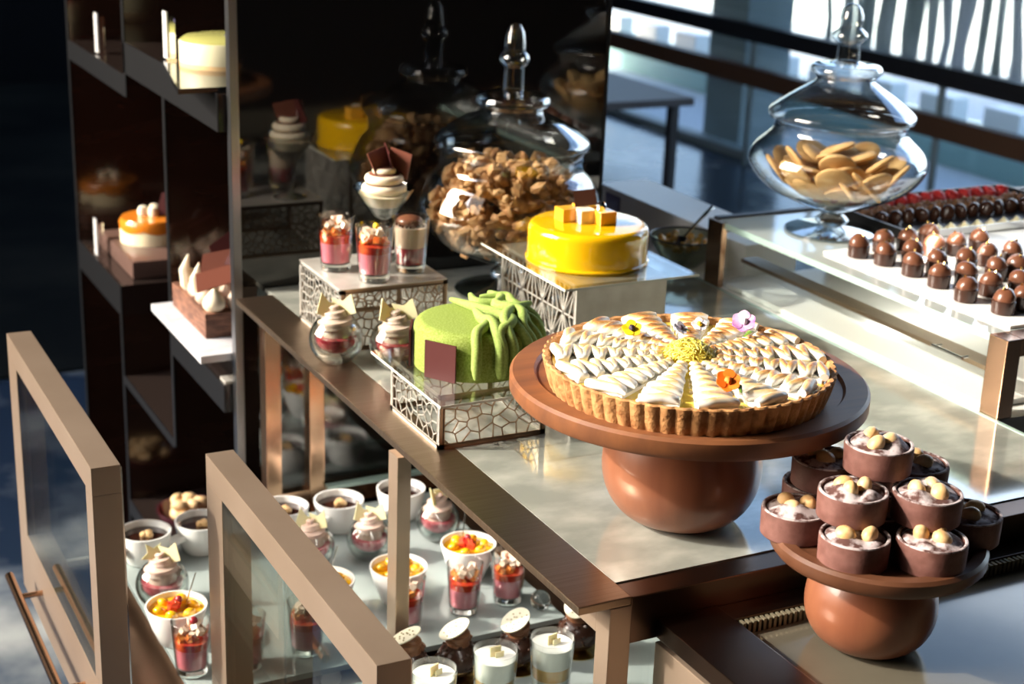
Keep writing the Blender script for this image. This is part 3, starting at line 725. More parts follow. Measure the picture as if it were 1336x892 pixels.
# shot glasses
SH = .077
def make_shot(seed, kind):
    rnd = random.Random(seed); t = thing('shot_glass', None, 'dessert glass', group='layered desserts in shot glasses')
    b = nb(); rb, rt = .0205, .0262; rz = lambda z: rb+(rt-rb)*z/SH
    prof = [(0, 0), (rb-.001, 0), (rb, .001), (rz(.03), .03), (rz(.055), .055), (rt, SH-.0006), (rt-.0006, SH), (rt-.0014, SH-.0006), (rz(.05)-.0014, .05), (rz(.012)-.0016, .0125), (0, .0115)]
    lathe(b, prof, 44); obj('glass', b, GLASS, t)
    b = nb(); lathe(b, [(0, .0012), (rb-.0015, .0012), (rb-.0008, .0104), (0, .0110)], 32); obj('glass_base', b, THICK, t)
    lay = lambda z0, z1, nm, m, wave=0: obj(nm, lathe(nb(), [(0, z0), (rz(z0)-.0017, z0), (rz(z1)-.0017, z1), (0, z1+wave)], 36), m, t)
    if kind == 'pink':
        lay(.0128, .040, 'mousse', PINK); lay(.0402, .050, 'jelly', REDJ)
        b = nb(); cubes(b, 16, .0165, .050, .060, .0042, rnd); obj('fruit', b, ORJ, t, smooth=False)
        b = nb(); cubes(b, 12, .0165, .059, .070, .0040, rnd); obj('jelly_cubes', b, ICY, t, smooth=False)
    else:
        lay(.0128, .036, 'compote', BERRYC); lay(.0362, .064, 'mousse', COFFEE)
        b = nb()
        for i in range(40): a = rnd.uniform(0, 6.3); d = .02*math.sqrt(rnd.random()); blob(b, (d*math.cos(a), d*math.sin(a), .066), .0022, 1)
        obj('chocolate_pearl', b, CHOC, t)
        b = nb(); blob(b, (0, .004, .070), .018, 3, sc=(1, 1, .45)); obj('chocolate_disc', b, MCHOC, t)
    return t
s1 = make_shot(1, 'pink'); s1.location = (.7489, 1.9629, 1.0872); s1['label'] = 'pink mousse shot glass at the left of the crackle cut riser'
s2 = make_shot(2, 'pink'); s2.location = (.7780, 1.8945, 1.0872); s2['label'] = 'pink mousse shot glass at the front corner of the crackle cut riser'
b = nb(); blob(b, (.002, .0, .0755), .004, 2, .2, random.Random(4)); obj('yellow_garnish', b, PETALY, s2)
s3 = make_shot(3, 'choc'); s3.location = (.8422, 1.921, 1.0872); s3['label'] = 'berry and mocha mousse shot glass with chocolate disc on the riser'
LS = [(.4585, 1.698, 'shot glass with dark berry on ice jelly, leftmost in the far drawer', 1), (.5240, 1.684, 'pink shot glass seen through the near drawer front, left one', 0), (.6050, 1.690, 'pink shot glass seen through the near drawer front, right one', 0),
      (.7480, 1.700, 'shot glass with dark berry right behind the middle post', 1), (.8355, 1.708, 'pink shot glass standing in front of the yellow fruit cup', 0), (.9030, 1.711, 'rightmost pink shot glass on the far drawer tray', 0)]
for i, (x, y, lab, brr) in enumerate(LS):
    d = dup(s1 if i % 2 else make_shot(1, 'pink') if False else s1, (x, y, TY0), i*1.3, lab, scale=.95)
    if brr: b = nb(); blob(b, (.003, -.003, .0765), .0055, 2, .1, random.Random(6)); obj('dark_berry', b, BERRYC, d)

# tiramisu cup
tm = thing('tiramisu_cup', 'stemmed glass cup of tiramisu with copper chocolate shards behind the shot glasses', 'dessert glass', (.8310, 1.990, 1.0872)); tm.scale = (1.05, 1.05, 1.0)
b = nb(); lathe(b, [(0, 0), (.026, 0), (.026, .002), (.006, .006), (.0045, .03), (.006, .058), (.016, .064), (.030, .084), (.0415, .104), (.0402, .104), (.029, .0855), (.015, .0665), (0, .062)], 44); obj('glass', b, GLASS, tm)
b = nb(); lathe(b, [(0, .064), (.0145, .0672), (.0235, .0785), (0, .0785)], 36); obj('coffee_layer', b, CHOC, tm)
b = nb(); lathe(b, [(0, .0787), (.0237, .0787), (.0345, .0950), (0, .097)], 36); obj('cream_layer', b, CREAM, tm)
for k, (r, z, h) in enumerate(((.030, .096, .013), (.026, .1095, .013), (.016, .122, .010))):
    b = nb(); lathe(b, [(0, z)]+[(r-.006+.006*math.sin(q*PI/8), z+h/2-h/2*math.cos(q*PI/8)) for q in range(0, 9)]+[(0, z+h)], 36); obj('cream_ring', b, CREAM, tm)
    b = nb(); lathe(b, [(r-.003, z+h*.86), (r-.006, z+h+.0004), (0, z+h+.001)], 30); obj('cocoa', b, COCOA, tm)
for (a, px_, py_, sz) in ((.3, -.004, 0, .022), (1.3, .010, .006, .024), (2.2, .020, -.004, .021)):
    b = nb(); M = Matrix.Translation((px_, py_, .138)) @ Matrix.Rotation(a, 4, 'Z') @ Matrix.Rotation(1.35, 4, 'X') @ Matrix.Rotation(.35, 4, 'Z')
    plate(b, [(-sz*.8, -sz), (sz*.9, -sz*.7), (sz*.8, sz*.8), (-sz*.7, sz)], .0014, M); obj('chocolate_shard', b, CHOCC if a != 1.3 else CHOCR, tm, smooth=False)

# round verrines with piped swirl
def make_verrine(seed, cream, shards='kite'):
    rnd = random.Random(seed); t = thing('swirl_verrine', None, 'dessert glass', group='round glasses of compote with a piped swirl')
    R_ = .0340; zc = .0300; pr_ = [(0, 0), (.015, 0)]
    for i in range(1, 13):
        a = -1.1+i*(1.85)/12; pr_.append((R_*math.cos(a), zc+R_*math.sin(a)))
    b = nb(); glass_shell(b, pr_, .0013, 48); obj('glass', b, GLASS, t)
    b = nb(); q = [(0, .0105)]
    for i in range(9):
        a = -1.3+i*1.35/8; q.append((.0268*math.cos(a), .034+.0225*math.sin(a)))
    q.append((0, .0360)); lathe(b, q, 40); obj('compote', b, BERRYC if seed % 2 else REDC, t)
    b = nb(); lathe(b, [(.006, .0088), (.020, .0140), (.0280, .0270), (.0282, .0390), (.0258, .0500)], 44); obj('inner_glass', b, GLASS, t)
    b = nb(); piped(b, .0248, .041, .0345, 3.0); obj('piped_cream', b, cream, t)
    for k, (sx, tilt, az) in enumerate(((-.010, 1.25, .5), (.011, 1.45, -.3))):
        b = nb(); p = SR*sx; M = Matrix.Translation((p.x, p.y, .071+.003*k)) @ Matrix.Rotation(-YAW+az, 4, 'Z') @ Matrix.Rotation(tilt, 4, 'X') @ Matrix.Rotation(.5 if k else -.4, 4, 'Z')
        if shards == 'star' and k == 0:
            poly = [((.017 if j % 2 == 0 else .008)*math.cos(j*PI/5), (.017 if j % 2 == 0 else .008)*math.sin(j*PI/5)) for j in range(10)]
        else: poly = [(-.012, -.012), (.010, -.014), (.014, .010), (.0, .006), (-.013, .015)]
        plate(b, poly, .0014, M); obj('ivory_shard', b, PLAQ, t, smooth=False)
    return t
REDC = mat('pink red compote', (.48, .06, .09), .15, 0, noise=(90, (.62, .16, .2), .4, .65, U), coat=.7)
MOCHA = mat('pale mocha cream', (.48, .38, .30), .4, 0, sss=.15); ROSE = mat('rosy cream', (.60, .44, .37), .4, 0, sss=.15)
v = make_verrine(1, MOCHA); v.location = (.7005, 1.8350, 1.0002); v['label'] = 'round verrine with grey brown swirl standing left on the bronze bar'; v.scale = (1.05,)*3
dup(v, (.7660, 1.787, 1.0002), .2, 'round verrine with grey brown swirl half hidden behind the green cake', scale=1.05)
v2 = make_verrine(2, ROSE); v2.location = (.779, 1.907, TY0); v2['label'] = 'round verrine with rosy swirl just left of the middle post'; v2.scale = (.97,)*3
dup(v2, (.896, 1.9265, TY0), .9, 'round verrine with rosy swirl right of the middle post, half under the bar', scale=.97)
dup(v2, (.695, 1.916, TY0), -.2, 'round verrine with rosy swirl partly hidden by the near drawer frame', scale=.97)
v3 = make_verrine(4, ROSE, 'star'); v3.location = (.4720, 1.884, TY0); v3['label'] = 'round verrine with star shaped ivory shard beside the far drawer front'; v3.scale = (1.04,)*3

# coffee cups
def make_cup():
    t = thing('coffee_custard_cup', None, 'cup', group='white cups of dark custard at the back of the far drawer')
    b = nb(); lathe(b, [(0, 0), (.025, 0), (.028, .002), (.033, .018), (.0375, .045), (.0372, .0465), (.0345, .0465), (.0335, .040), (.0305, .018), (.026, .005), (0, .004)], 56); obj('cup', b, WHITE, t)
    b = nb(); lathe(b, [(0, .030), (.0325, .030), (.0334, .0372), (0, .0376)], 40); obj('custard', b, DARKSOUP, t)
    b = nb(); M = Matrix.Translation((-.040, -.012, .030)) @ Matrix.Rotation(.3, 4, 'Z') @ Matrix.Rotation(-.12, 4, 'Y')
    plate(b, [(.010, -.010), (.010, .010), (-.006, .010), (-.017, .004), (-.017, -.004), (-.006, -.010)], .006, M)
    bmesh.ops.bevel(b, geom=list(b.edges), offset=.0015, segments=2, affect='EDGES'); obj('handle', b, WHITE, t)
    b = nb(); rr_ = random.Random(2)
    for i in range(5): blob(b, (rr_.uniform(-.008, .008), rr_.uniform(-.008, .008), .040), .0055, 2, .15, rr_, (1, 1, .6))
    obj('caramel_nut', b, HAZEL, t); return t
CU = [(.484, 2.022, 'white custard cup farthest left, behind the star topped verrine'), (.5665, 2.026, 'white custard cup just left of the near drawer corner'), (.691, 2.026, 'white custard cup in front of the copper far post'),
      (.7745, 2.018, 'white custard cup standing alone before the far glass ledge'), (.8765, 2.021, 'white custard cup crossed by the middle post')]
c0 = make_cup()
for i, (x, y, lab) in enumerate(CU):
    if i == 0: c0.location = (x, y, TY0); c0['label'] = lab
    else: dup(c0, (x, y, TY0), .1*i, lab)
# fruit cups
def make_fruit():
    t = thing('mango_fruit_cup', None, 'cup', group='white cups of yellow fruit in the far drawer')
    b = nb(); lathe(b, [(0, 0), (.022, 0), (.024, .002), (.033, .025), (.0395, .050), (.0392, .0515), (.037, .0515), (.031, .025), (.022, .005), (0, .004)], 56); obj('cup', b, WHITE, t)
    b = nb(); lathe(b, [(0, .036), (.0325, .036), (.0362, .045), (0, .046)], 40); obj('mango_jelly', b, YJEL, t)
    rr_ = random.Random(9)
    for i in range(6):
        a = i*1.05; b = nb(); blob(b, (.022*math.cos(a), .022*math.sin(a), .047), .0085, 3, .03, rr_, (1, 1, .7)); obj('mango_ball', b, YJEL, t)
    b = nb(); cubes(b, 7, .010, .048, .053, .0045, rr_); obj('strawberry_piece', b, REDJ, t, smooth=False)
    b = nb(); blob(b, (.004, .002, .0575), .005, 2); obj('dark_berry', b, BERRYC, t)
    b = nb(); tube(b, [(.016, .012, .044), (.030, .012, .085)], .0010, 6); obj('pick', b, CHROME, t); return t
FU = [(.463, 1.782, 'white cup of mango balls and berries, leftmost in the far drawer'), (.6622, 1.775, 'white fruit cup mostly hidden behind the near drawer frame'), (.7669, 1.773, 'white cup of yellow fruit crossed by the middle post'), (.8848, 1.800, 'white cup of yellow fruit behind the two pink shot glasses')]
f0 = make_fruit()
for i, (x, y, lab) in enumerate(FU):
    if i == 0: f0.location = (x, y, TY0); f0['label'] = lab
    else: dup(f0, (x, y, TY0), .3*i, lab)
# glass ball card holder at the tray corner
ch = thing('card_holder', 'small clear glass ball card holder at the tray corner by the pink shot glass', 'card holder', (.9335, 1.672, TY0))
b = nb(); blob(b, (0, 0, .014), .014, 3); obj('ball', b, THICK, ch)
# chocolate domes
def make_dome():
    rr_ = random.Random(15); t = thing('chocolate_dome', None, 'cake', group='dark chocolate domes in the near drawer')
    b = nb(); lathe(b, [(0, 0), (.030, 0), (.030, .001), (0, .0012)], 32); obj('gold_card', b, GOLD, t)
    b = nb(); blob(b, (0, 0, .0245), .0262, 4, 0, sc=(1, 1, .9))
    for v_ in b.verts: v_.co.z = max(v_.co.z, .0014)
    for i in range(70):
        a, c_ = rr_.uniform(0, 6.3), rr_.uniform(-.5, .9); s_ = math.sqrt(1-c_*c_); blob(b, (.0258*s_*math.cos(a), .0258*s_*math.sin(a), .0245+.0233*c_), rr_.uniform(.0016, .0032), 1, .2, rr_)
    obj('dome', b, CHOC, t)
    b = nb(); piped(b, .0190, .027, .0425, 2.6); obj('piped_ganache', b, mat('milk ganache', (.20, .085, .04), .35, sss=.1), t)
    b = nb(); M = Matrix.Translation((-.006, 0, .0665)) @ Matrix.Rotation(-.5, 4, SA) @ Matrix.Rotation(.1, 4, 'X')
    plate(b, [(.021*math.cos(k*PI/12), .0185*math.sin(k*PI/12)) for k in range(24)], .0016, M); wf = obj('lace_wafer', b, LACE, t, smooth=False)
    b = nb()
    for i in range(14):
        a = i*.9; r = .004+.001*i; p = M @ Vector((r*math.cos(a), r*.86*math.sin(a), .0011)); blob(b, p, .0012, 1)
    obj('wafer_hole', b, mat('wafer dimple', (.45, .38, .2), .6), wf); return t
DM = [(.757, 1.560, 'dark chocolate dome with lace wafer behind the left white glass'), (.836, 1.552, 'dark chocolate dome with lace wafer between the two right white glasses'), (.694, 1.566, 'dark chocolate dome peeking over the near drawer corner'), (.927, 1.557, 'dark chocolate dome behind the corner post')]
d0 = make_dome()
for i, (x, y, lab) in enumerate(DM):
    if i == 0: d0.location = (x, y, TY0); d0['label'] = lab
    else: dup(d0, (x, y, TY0), [0, .4, -.3, .8][i], lab)
# tall white glasses
def make_white():
    t = thing('white_dessert_glass', None, 'dessert glass', group='tall white layered glasses in the near drawer')
    rb, rt, H_ = .021, .0272, .100; rz = lambda z: rb+(rt-rb)*z/H_
    b = nb(); lathe(b, [(0, 0), (rb, 0), (rz(.05), .05), (rt, H_), (rt-.0014, H_), (rz(.01)-.0014, .010), (0, .009)], 44); obj('glass', b, GLASS, t)
    WC = mat('white cream', (.84, .82, .74), .4, sss=.2)
    for z0, z1, nm, m in ((.0105, .050, 'white_cream', WC), (.0502, .066, 'apricot_layer', mat('apricot jelly', (.72, .36, .06), .12, 0, noise=(60, (.8, .5, .15), .4, .6, U), coat=.5)), (.0662, .0915, 'white_foam', mat('white foam', (.87, .86, .81), .8, bump=(500, .5, .0006, U)))):
        b = nb(); lathe(b, [(0, z0), (rz(z0)-.0016, z0), (rz(z1)-.0016, z1), (0, z1)], 36); obj(nm, b, m, t)
    b = nb(); box(b, -.007, .007, -.001, .001, .0915, .104, bevel=.0004); box(b, -.002, .009, -.005, -.0035, .0915, .0985); obj('ivory_wafer', b, PLAQ, t, smooth=False); return t
WG = [(.748, 1.442, 'tall white layered glass between the two chocolate domes'), (.823, 1.441, 'tall white layered glass nearest the corner post'), (.665, 1.432, 'tall white layered glass next to the near drawer corner')]
w0 = make_white()
for i, (x, y, lab) in enumerate(WG):
    if i == 0: w0.location = (x, y, TY0); w0['label'] = lab
    else: dup(w0, (x, y, TY0), .2*i, lab)

# ------------------------------------------------------------------ lidded jars
def jar(label, loc, body, lid):
    t = thing('glass_jar', label, 'jar', loc, group='footed glass jars with pointed lids')
    b = nb(); glass_shell(b, body, .0022, 72); obj('bowl', b, JARG, t)
    b = nb(); glass_shell(b, lid, .0022, 72); obj('lid', b, JARG, t); return t
def arc(pts, n=5): return [(p.x, p.y) for p in catmull([(r, z, 0) for r, z in pts], n)]
JL = (1.058, 2.046, 1.0002); dz = 0
jar('large footed glass jar of granola standing before the black mirror panel', JL,
    [(0, 0), (.080, 0), (.080, .004), (.030, .010)]+arc([(.020, .018), (.026, .030), (.017, .042), (.045, .052), (.105, .080), (.134, .118), (.136, .140), (.122, .175), (.108, .192), (.1075, .212), (.111, .222)]),
    arc([(.1135, .2235), (.116, .230), (.110, .240), (.078, .262), (.050, .274), (.045, .280), (.0545, .287), (.055, .294), (.050, .301), (.026, .305)])+[(.0160, .308), (.0150, .340), (.0180, .343), (.0220, .348), (.0228, .353), (.0210, .360), (.0165, .364), (.0160, .375), (.0140, .392), (.0085, .402), (0, .405)])
rr = random.Random(31); b = nb(); cnt = 0
while cnt < 720:
    x, y = rr.uniform(-.13, .13), rr.uniform(-.13, .13); rho = math.hypot(x, y); z = rr.uniform(.062, .215)
    lim = .050+.075*math.sqrt(max(0, (z-.058)/.055)) if z < .113 else (.125 if z < .145 else .125-.7*(z-.145))
    if rho > min(lim, .122)-.009 or z > .185+.03*math.cos(rho*13)-.15*max(0, x): continue
    if rho < .06 and z < .14: continue
    blob(b, (x, y, z), rr.uniform(.007, .0155), 1, .32, rr, (1, rr.uniform(.6, 1), rr.uniform(.5, .9))); cnt += 1
tag(obj('granola_clusters', b, GRANO, None, JL, smooth=False), 'golden brown granola clusters filling the large glass jar', 'granola', kind='stuff')
J2 = (1.508, 1.848, 1.1032)
jar('footed glass jar of cookies standing on the raised glass case', J2,
    [(0, 0), (.070, 0), (.070, .004), (.028, .008)]+arc([(.016, .010), (.026, .020), (.018, .032), (.050, .044), (.105, .070), (.132, .102), (.128, .126), (.108, .146), (.100, .156), (.099, .166), (.103, .172)]),
    arc([(.107, .174), (.109, .181), (.103, .189), (.075, .210), (.050, .226), (.043, .232), (.044, .236), (.052, .243), (.052, .250), (.046, .255), (.024, .257)])+[(.0175, .260), (.0165, .285), (.0200, .2875), (.0250, .292), (.0265, .2965), (.0250, .301), (.0185, .3065), (.0165, .309), (.0178, .318), (.0172, .327), (.0140, .336), (.0080, .342), (0, .344)])
CK = ['round golden cookie in the heap inside the footed jar']
ck = nb(); lathe(ck, [(0, 0), (.024, 0), (.027, .0018), (.0275, .004), (.025, .0068), (.015, .0085), (0, .0090)], 26); ck0 = obj('cookie', ck, COOKIE); tag(ck0, CK[0], 'cookie', 'round cookies in the footed jar')
rr = random.Random(77); pl = []
for ring, (rad, n, z, tl_) in enumerate(((.030, 4, .055, .45), (.068, 8, .073, .55), (.092, 9, .094, .75), (.058, 6, .094, .5), (.032, 4, .112, .5), (.0, 1, .126, .2), (.065, 5, .110, .7))):
    for k in range(n):
        a = 2*PI*(k+.37*ring)/n; pl.append((rad*math.cos(a), rad*math.sin(a), z+rr.uniform(-.003, .003), a, tl_+rr.uniform(-.2, .2)))
for i, (x, y, z, a, tt) in enumerate(pl):
    o = ck0 if i == 0 else ck0.copy()
    if i: COL.objects.link(o)
    o.location = (J2[0]+x, J2[1]+y, J2[2]+z); o.rotation_euler = (0, -tt, a)
for i, (s_, z, az, lab) in enumerate(((-.004, .093, 1.9, 'left long finger biscuit pressed against the front of the footed jar'), (.028, .090, 2.6, 'right long finger biscuit pressed against the front of the footed jar'))):
    b = nb(); tube(b, [(-.030, 0, 0), (-.026, 0, 0), (0, 0, .001), (.024, 0, 0), (.029, 0, 0)], [.004, .0085, .0105, .0085, .004], 12, flat=.5)
    p = SR*s_-SA*.088; o = obj('finger_biscuit', b, COOKIE, None, (J2[0]+p.x, J2[1]+p.y, J2[2]+z), rot=(0, -.75, az)); tag(o, lab, 'biscuit')
b = nb(); rr = random.Random(4)
for i in range(30):
    a = rr.uniform(0, 6.3); d = .05*math.sqrt(rr.random()); blob(b, (d*math.cos(a), d*math.sin(a), .047+.25*d), .006, 1, .2, rr)
tag(obj('dried_cranberries', b, BERRYC, None, J2), 'dark red dried cranberries under the cookies in the footed jar', 'dried fruit', kind='stuff')

# ------------------------------------------------------------------ chocolates on the white slab
b = nb(); box(b, 1.4180, 1.86, 1.372, 1.748, 1.1032, 1.1072, bevel=.001)
tag(obj('serving_slab', b, WHITEL, smooth=False), 'thin white serving slab under the rows of chocolates', 'serving slab')
def make_choc():
    t = thing('chocolate_bonbon', None, 'chocolate', group='chocolate bonbons in rows on the white slab')
    b = nb(); lathe(b, [(0, 0), (.0140, 0), (.0150, .001), (.0156, .017), (.0146, .018), (0, .018)], 28); obj('cup', b, CHOC, t)
    rr_ = random.Random(5); b = nb(); blob(b, (0, 0, .0190), .0150, 3, .03, rr_, (1, 1, .88)); obj('truffle', b, MCHOC, t)
    b = nb()
    for k in range(4):
        a = rr_.uniform(0, 6.3); d = rr_.uniform(0, .006); M = Matrix.Translation((d*math.cos(a), d*math.sin(a), .0330)) @ Matrix.Rotation(a, 4, 'Z') @ Matrix.Rotation(rr_.uniform(.5, 1.4), 4, 'X')
        plate(b, [(-.002, -.003), (.002, -.003), (.001, .003)], .0006, M)
    obj('gold_flake', b, GOLD, t, smooth=False); return t
COLS = [[(1.446, 1.7046), (1.455, 1.6580), (1.4557, 1.600), (1.4519, 1.5427), (1.4405, 1.4781), (1.449, 1.4185)],
        [(1.497, 1.713), (1.5010, 1.6540), (1.4976, 1.599), (1.4936, 1.5364), (1.490, 1.4860), (1.4865, 1.4230)],
        [(1.5380, 1.709), (1.5515, 1.6674), (1.5441, 1.5919), (1.5529, 1.5422), (1.5334, 1.4781)],
        [(1.5900, 1.722), (1.5910, 1.6652), (1.5928, 1.6033), (1.5874, 1.5389)], [(1.640, 1.67), (1.638, 1.60), (1.640, 1.54)]]
p0 = make_choc(); cn = 0
COLN = ['front row', 'second row', 'third row', 'fourth row', 'fifth row']
for ci, cl in enumerate(COLS):
    for k, (x, y) in enumerate(cl):
        lab = 'dark gold flaked bonbon, %s from the cookie jar in the %s' % (ORD[k], COLN[ci])
        if cn == 0: p0.location = (x, y, 1.1074); p0['label'] = lab
        else: dup(p0, (x, y, 1.1074), cn*.9, lab)
        cn += 1
# black tray with raspberry and praline rows
bt = thing('black_tray', 'shallow black tray with rows of raspberries and pralines behind the bonbons', 'tray', (1.582, 1.752, 1.1032))
bx('tray_base', BLACK, bt, 0, .383, .0012, .2118, 0, .003, bevel=0); bx('rim', CHROME, bt, 0, .383, 0, .001, 0, .016, bevel=0)
bx('rim', BLACK, bt, 0, .383, .212, .216, 0, .016, bevel=0); bx('rim', BLACK, bt, 0, .004, .0012, .2118, .0032, .016, bevel=0); bx('rim', BLACK, bt, .379, .383, .0012, .2118, .0032, .016, bevel=0)
def rowthings(nm, n, x0, dx, y, m, lab, grp, cat, fn):
    b = nb(); fn(b); o0 = obj(nm, b, m, smooth=nm != 'nut_praline')
    for i in range(n):
        o = o0 if i == 0 else o0.copy()
        if i: COL.objects.link(o)
        o.location = (x0+i*dx, y, 1.1064); o.rotation_euler = (0, 0, i*1.9 if nm != 'white_praline' else .2*(i % 2)); tag(o, lab % ORD[i], cat, grp)
def fr(b):
    lathe(b, [(0, 0), (.008, .001), (.0125, .007), (.0120, .013), (.007, .019), (0, .0205)], 16)
    for j in range(34):
        c_ = -.6+1.5*((j*.618) % 1); a = j*2.4; s_ = math.sqrt(max(0, 1-c_*c_)); blob(b, (.0115*s_*math.cos(a), .0115*s_*math.sin(a), .0105+.0095*c_), .0030, 1)
rowthings('raspberry', 13, 1.606, .0272, 1.934, RASP, 'red raspberry, %s from the left in the back row of the black tray', 'raspberries in the black tray', 'raspberry', fr)
def fp(b):
    q = random.Random(3)
    for j in range(16): blob(b, (q.uniform(-.009, .009), q.uniform(-.013, .013), .008+q.uniform(-.003, .004)), .0055, 1, .25, q)
rowthings('nut_praline', 13, 1.604, .0270, 1.893, mat('nut praline', (.16, .07, .03), .55, 0, noise=(120, (.3, .15, .07), .4, .65, U)), 'rough brown nut praline, %s from the left in its row', 'nut pralines in the black tray', 'praline', fp)
def fd(b): blob(b, (0, 0, .0085), .0120, 3, .06, random.Random(6), (1, 1.15, .7))
rowthings('dark_praline', 13, 1.604, .0268, 1.846, CHOC, 'glossy dark praline, %s from the left in its row', 'dark pralines in the black tray', 'praline', fd)
def fw(b): swirl(b, .0125, .014, 0, lobes=5, tw=.8, depth=.2)
rowthings('white_praline', 13, 1.604, .0268, 1.778, mat('white chocolate', (.80, .72, .45), .35, sss=.1), 'piped cream coloured praline, %s from the left in the front row', 'white pralines in the black tray', 'praline', fw)

# bowl with spoon
bw = thing('glass_bowl', 'small dark rimmed glass bowl of dried fruit behind the yellow cake', 'bowl', (1.3950, 2.0720, 1.0002))
b = nb(); glass_shell(b, [(0, 0), (.022, 0), (.026, .003), (.042, .018), (.0555, .040), (.0575, .050)], .002, 56)
obj('bowl', b, glass_mat('smoky glass', tint=(.72, .74, .66), edge=(.35, .38, .32)), bw)
b = nb(); tube(b, [(.0575*math.cos(i*PI/24), .0575*math.sin(i*PI/24), .0505) for i in range(49)], .0016, 8, cap=False); obj('rim', b, BLACK, bw)
b = nb(); rr = random.Random(14)
for i in range(60): a = rr.uniform(0, 6.3); d = .040*math.sqrt(rr.random()); blob(b, (d*math.cos(a), d*math.sin(a), .020+.4*d+rr.uniform(0, .014)), .0055, 1, .25, rr)
tag(obj('dried_fruit_pieces', b, mat('dried mango', (.60, .30, .03), .4, 0, noise=(60, (.35, .22, .03), .4, .6, U)), None, (1.395, 2.072, 1.0002)), 'yellow orange dried fruit pieces in the dark rimmed bowl', 'dried fruit', kind='stuff')
sp = nb(); p1 = SR*.006; tube(sp, [(-.016, -.007, .036), (-.004, 0, .048)], [.008, .010], 10, flat=.4); tube(sp, [(-.004, 0, .046), (.03, .012, .068), (.066, .024, .088)], [.0030, .0030, .0044], 8, flat=.6)
tag(obj('spoon', sp, CHROME, None, (1.395, 2.072, 1.0002)), 'shiny steel spoon resting in the dark rimmed glass bowl', 'spoon')

# ------------------------------------------------------------------ what stands in the tower
b = nb(); plate(b, [(.606, 2.2185), (1.0, 2.2185), (1.0, 2.492), (.656, 2.492)], .008, Matrix.Translation((0, 0, 1.2962)))
tag(obj('slate_board', b, SLATE, smooth=False), 'glossy black slate board under the cheesecake on the top shelf', 'board')
cc = thing('cheesecake', 'pale cheesecake with pistachio top on the black slate of the tower', 'cake', (.7360, 2.416, 1.3004)); cc.scale = (1, 1, .84)
b = nb(); r = .070; lathe(b, [(0, 0), (r, 0), (r, .008), (0, .008)], 64); obj('biscuit_base', b, mat('biscuit base', (.62, .42, .2), .7, bump=(200, .4, .001, U)), cc)
b = nb(); lathe(b, [(0, .0082), (r, .0082), (r, .045), (r-.001, .047), (0, .047)], 64); obj('cake_body', b, CHEESE, cc)
b = nb(); lathe(b, [(0, .0472), (r-.001, .0472), (r-.008, .053), (0, .054)], 64); obj('glaze', b, PISTA, cc)
b = nb(); blob(b, (.012, -.016, .058), .006, 2); blob(b, (.0, -.02, .057), .005, 2); obj('blueberry', b, mat('blueberry', (.10, .09, .22), .3), cc)
def clipper(loc, lab):
    t = thing('sign_holder', lab, 'sign holder', loc, group='small chrome sign holders on the tower shelves')
    bx('base', CHROME, t, -.004, .012, -.012, .012, 0, .003, bevel=0); bx('upright', WHITE, t, -.003, .0, -.010, .010, .003, .076, bevel=.0003); bx('clear_sleeve', CHROME, t, .0002, .012, -.009, .009, .003, .070, bevel=.002); return t
clipper((.6640, 2.488, 1.3003), 'small chrome sign holder beside the cheesecake'); clipper((.6740, 3.02, 1.2332), 'small chrome sign holder on the upper left shelf'); clipper((.668, 3.085, .8202), 'small chrome sign holder before the caramel cake')
st = thing('small_pastry', 'thin slice of pale pastry with a red berry on the upper left tower shelf', 'pastry', (.7250, 2.93, 1.2332))
b = nb(); lathe(b, [(0, 0), (.014, 0), (.02, .035), (0, .036)], 28); obj('pastry_body', b, VANILLA, st); b = nb(); blob(b, (0, 0, .043), .008, 2); obj('berry', b, RASP, st)
bdz = .8202
bd = nb(); box(bd, .690, 1.0, 2.89, 3.15, bdz, bdz+.036, bevel=.008)
tag(obj('cake_board', bd, mat('pinkish wooden block', (.12, .07, .055), .3, coat=.2)), 'thick brown wooden block under the caramel cake on the tower', 'board')
km = thing('caramel_cake', 'small vanilla cake with orange caramel glaze and cream dots on the tower', 'cake', (.7680, 3.04, bdz+.0364))
b = nb(); r = .062; lathe(b, [(0, 0), (r, 0), (r, .040), (r-.002, .044), (0, .044)], 60); obj('cake_body', b, VANILLA, km)
b = nb(); f2 = lambda t_, r_, z_: r_
rings = []
lathe(b, [(r+.0012, .030), (r+.0016, .042), (r-.003, .0485), (0, .050)], 60)
for v_ in b.verts:
    if v_.co.z < .031: v_.co.z -= .006*abs(math.sin(3*math.atan2(v_.co.y, v_.co.x)))
obj('caramel_glaze', b, CARAMEL, km)
for (s_, t_) in ((-.016, 0), (.006, -.004), (.002, .018)):
    p = SR*s_+SA*t_; b = nb(); lathe(b, [(0, .050), (.010, .050), (.0115, .058), (.008, .067), (0, .070)], 24, p.x, p.y); obj('cream_dot', b, CREAM, km)
b = nb(); p = SR*.03; M = Matrix.Translation((p.x, p.y, .076)) @ Matrix.Rotation(-.4, 4, 'Z') @ Matrix.Rotation(1.3, 4, 'X'); plate(b, [(-.02, -.026), (.02, -.02), (.024, .024), (-.008, .02)], .002, M); obj('chocolate_shard', b, CHOCR, km, smooth=False)
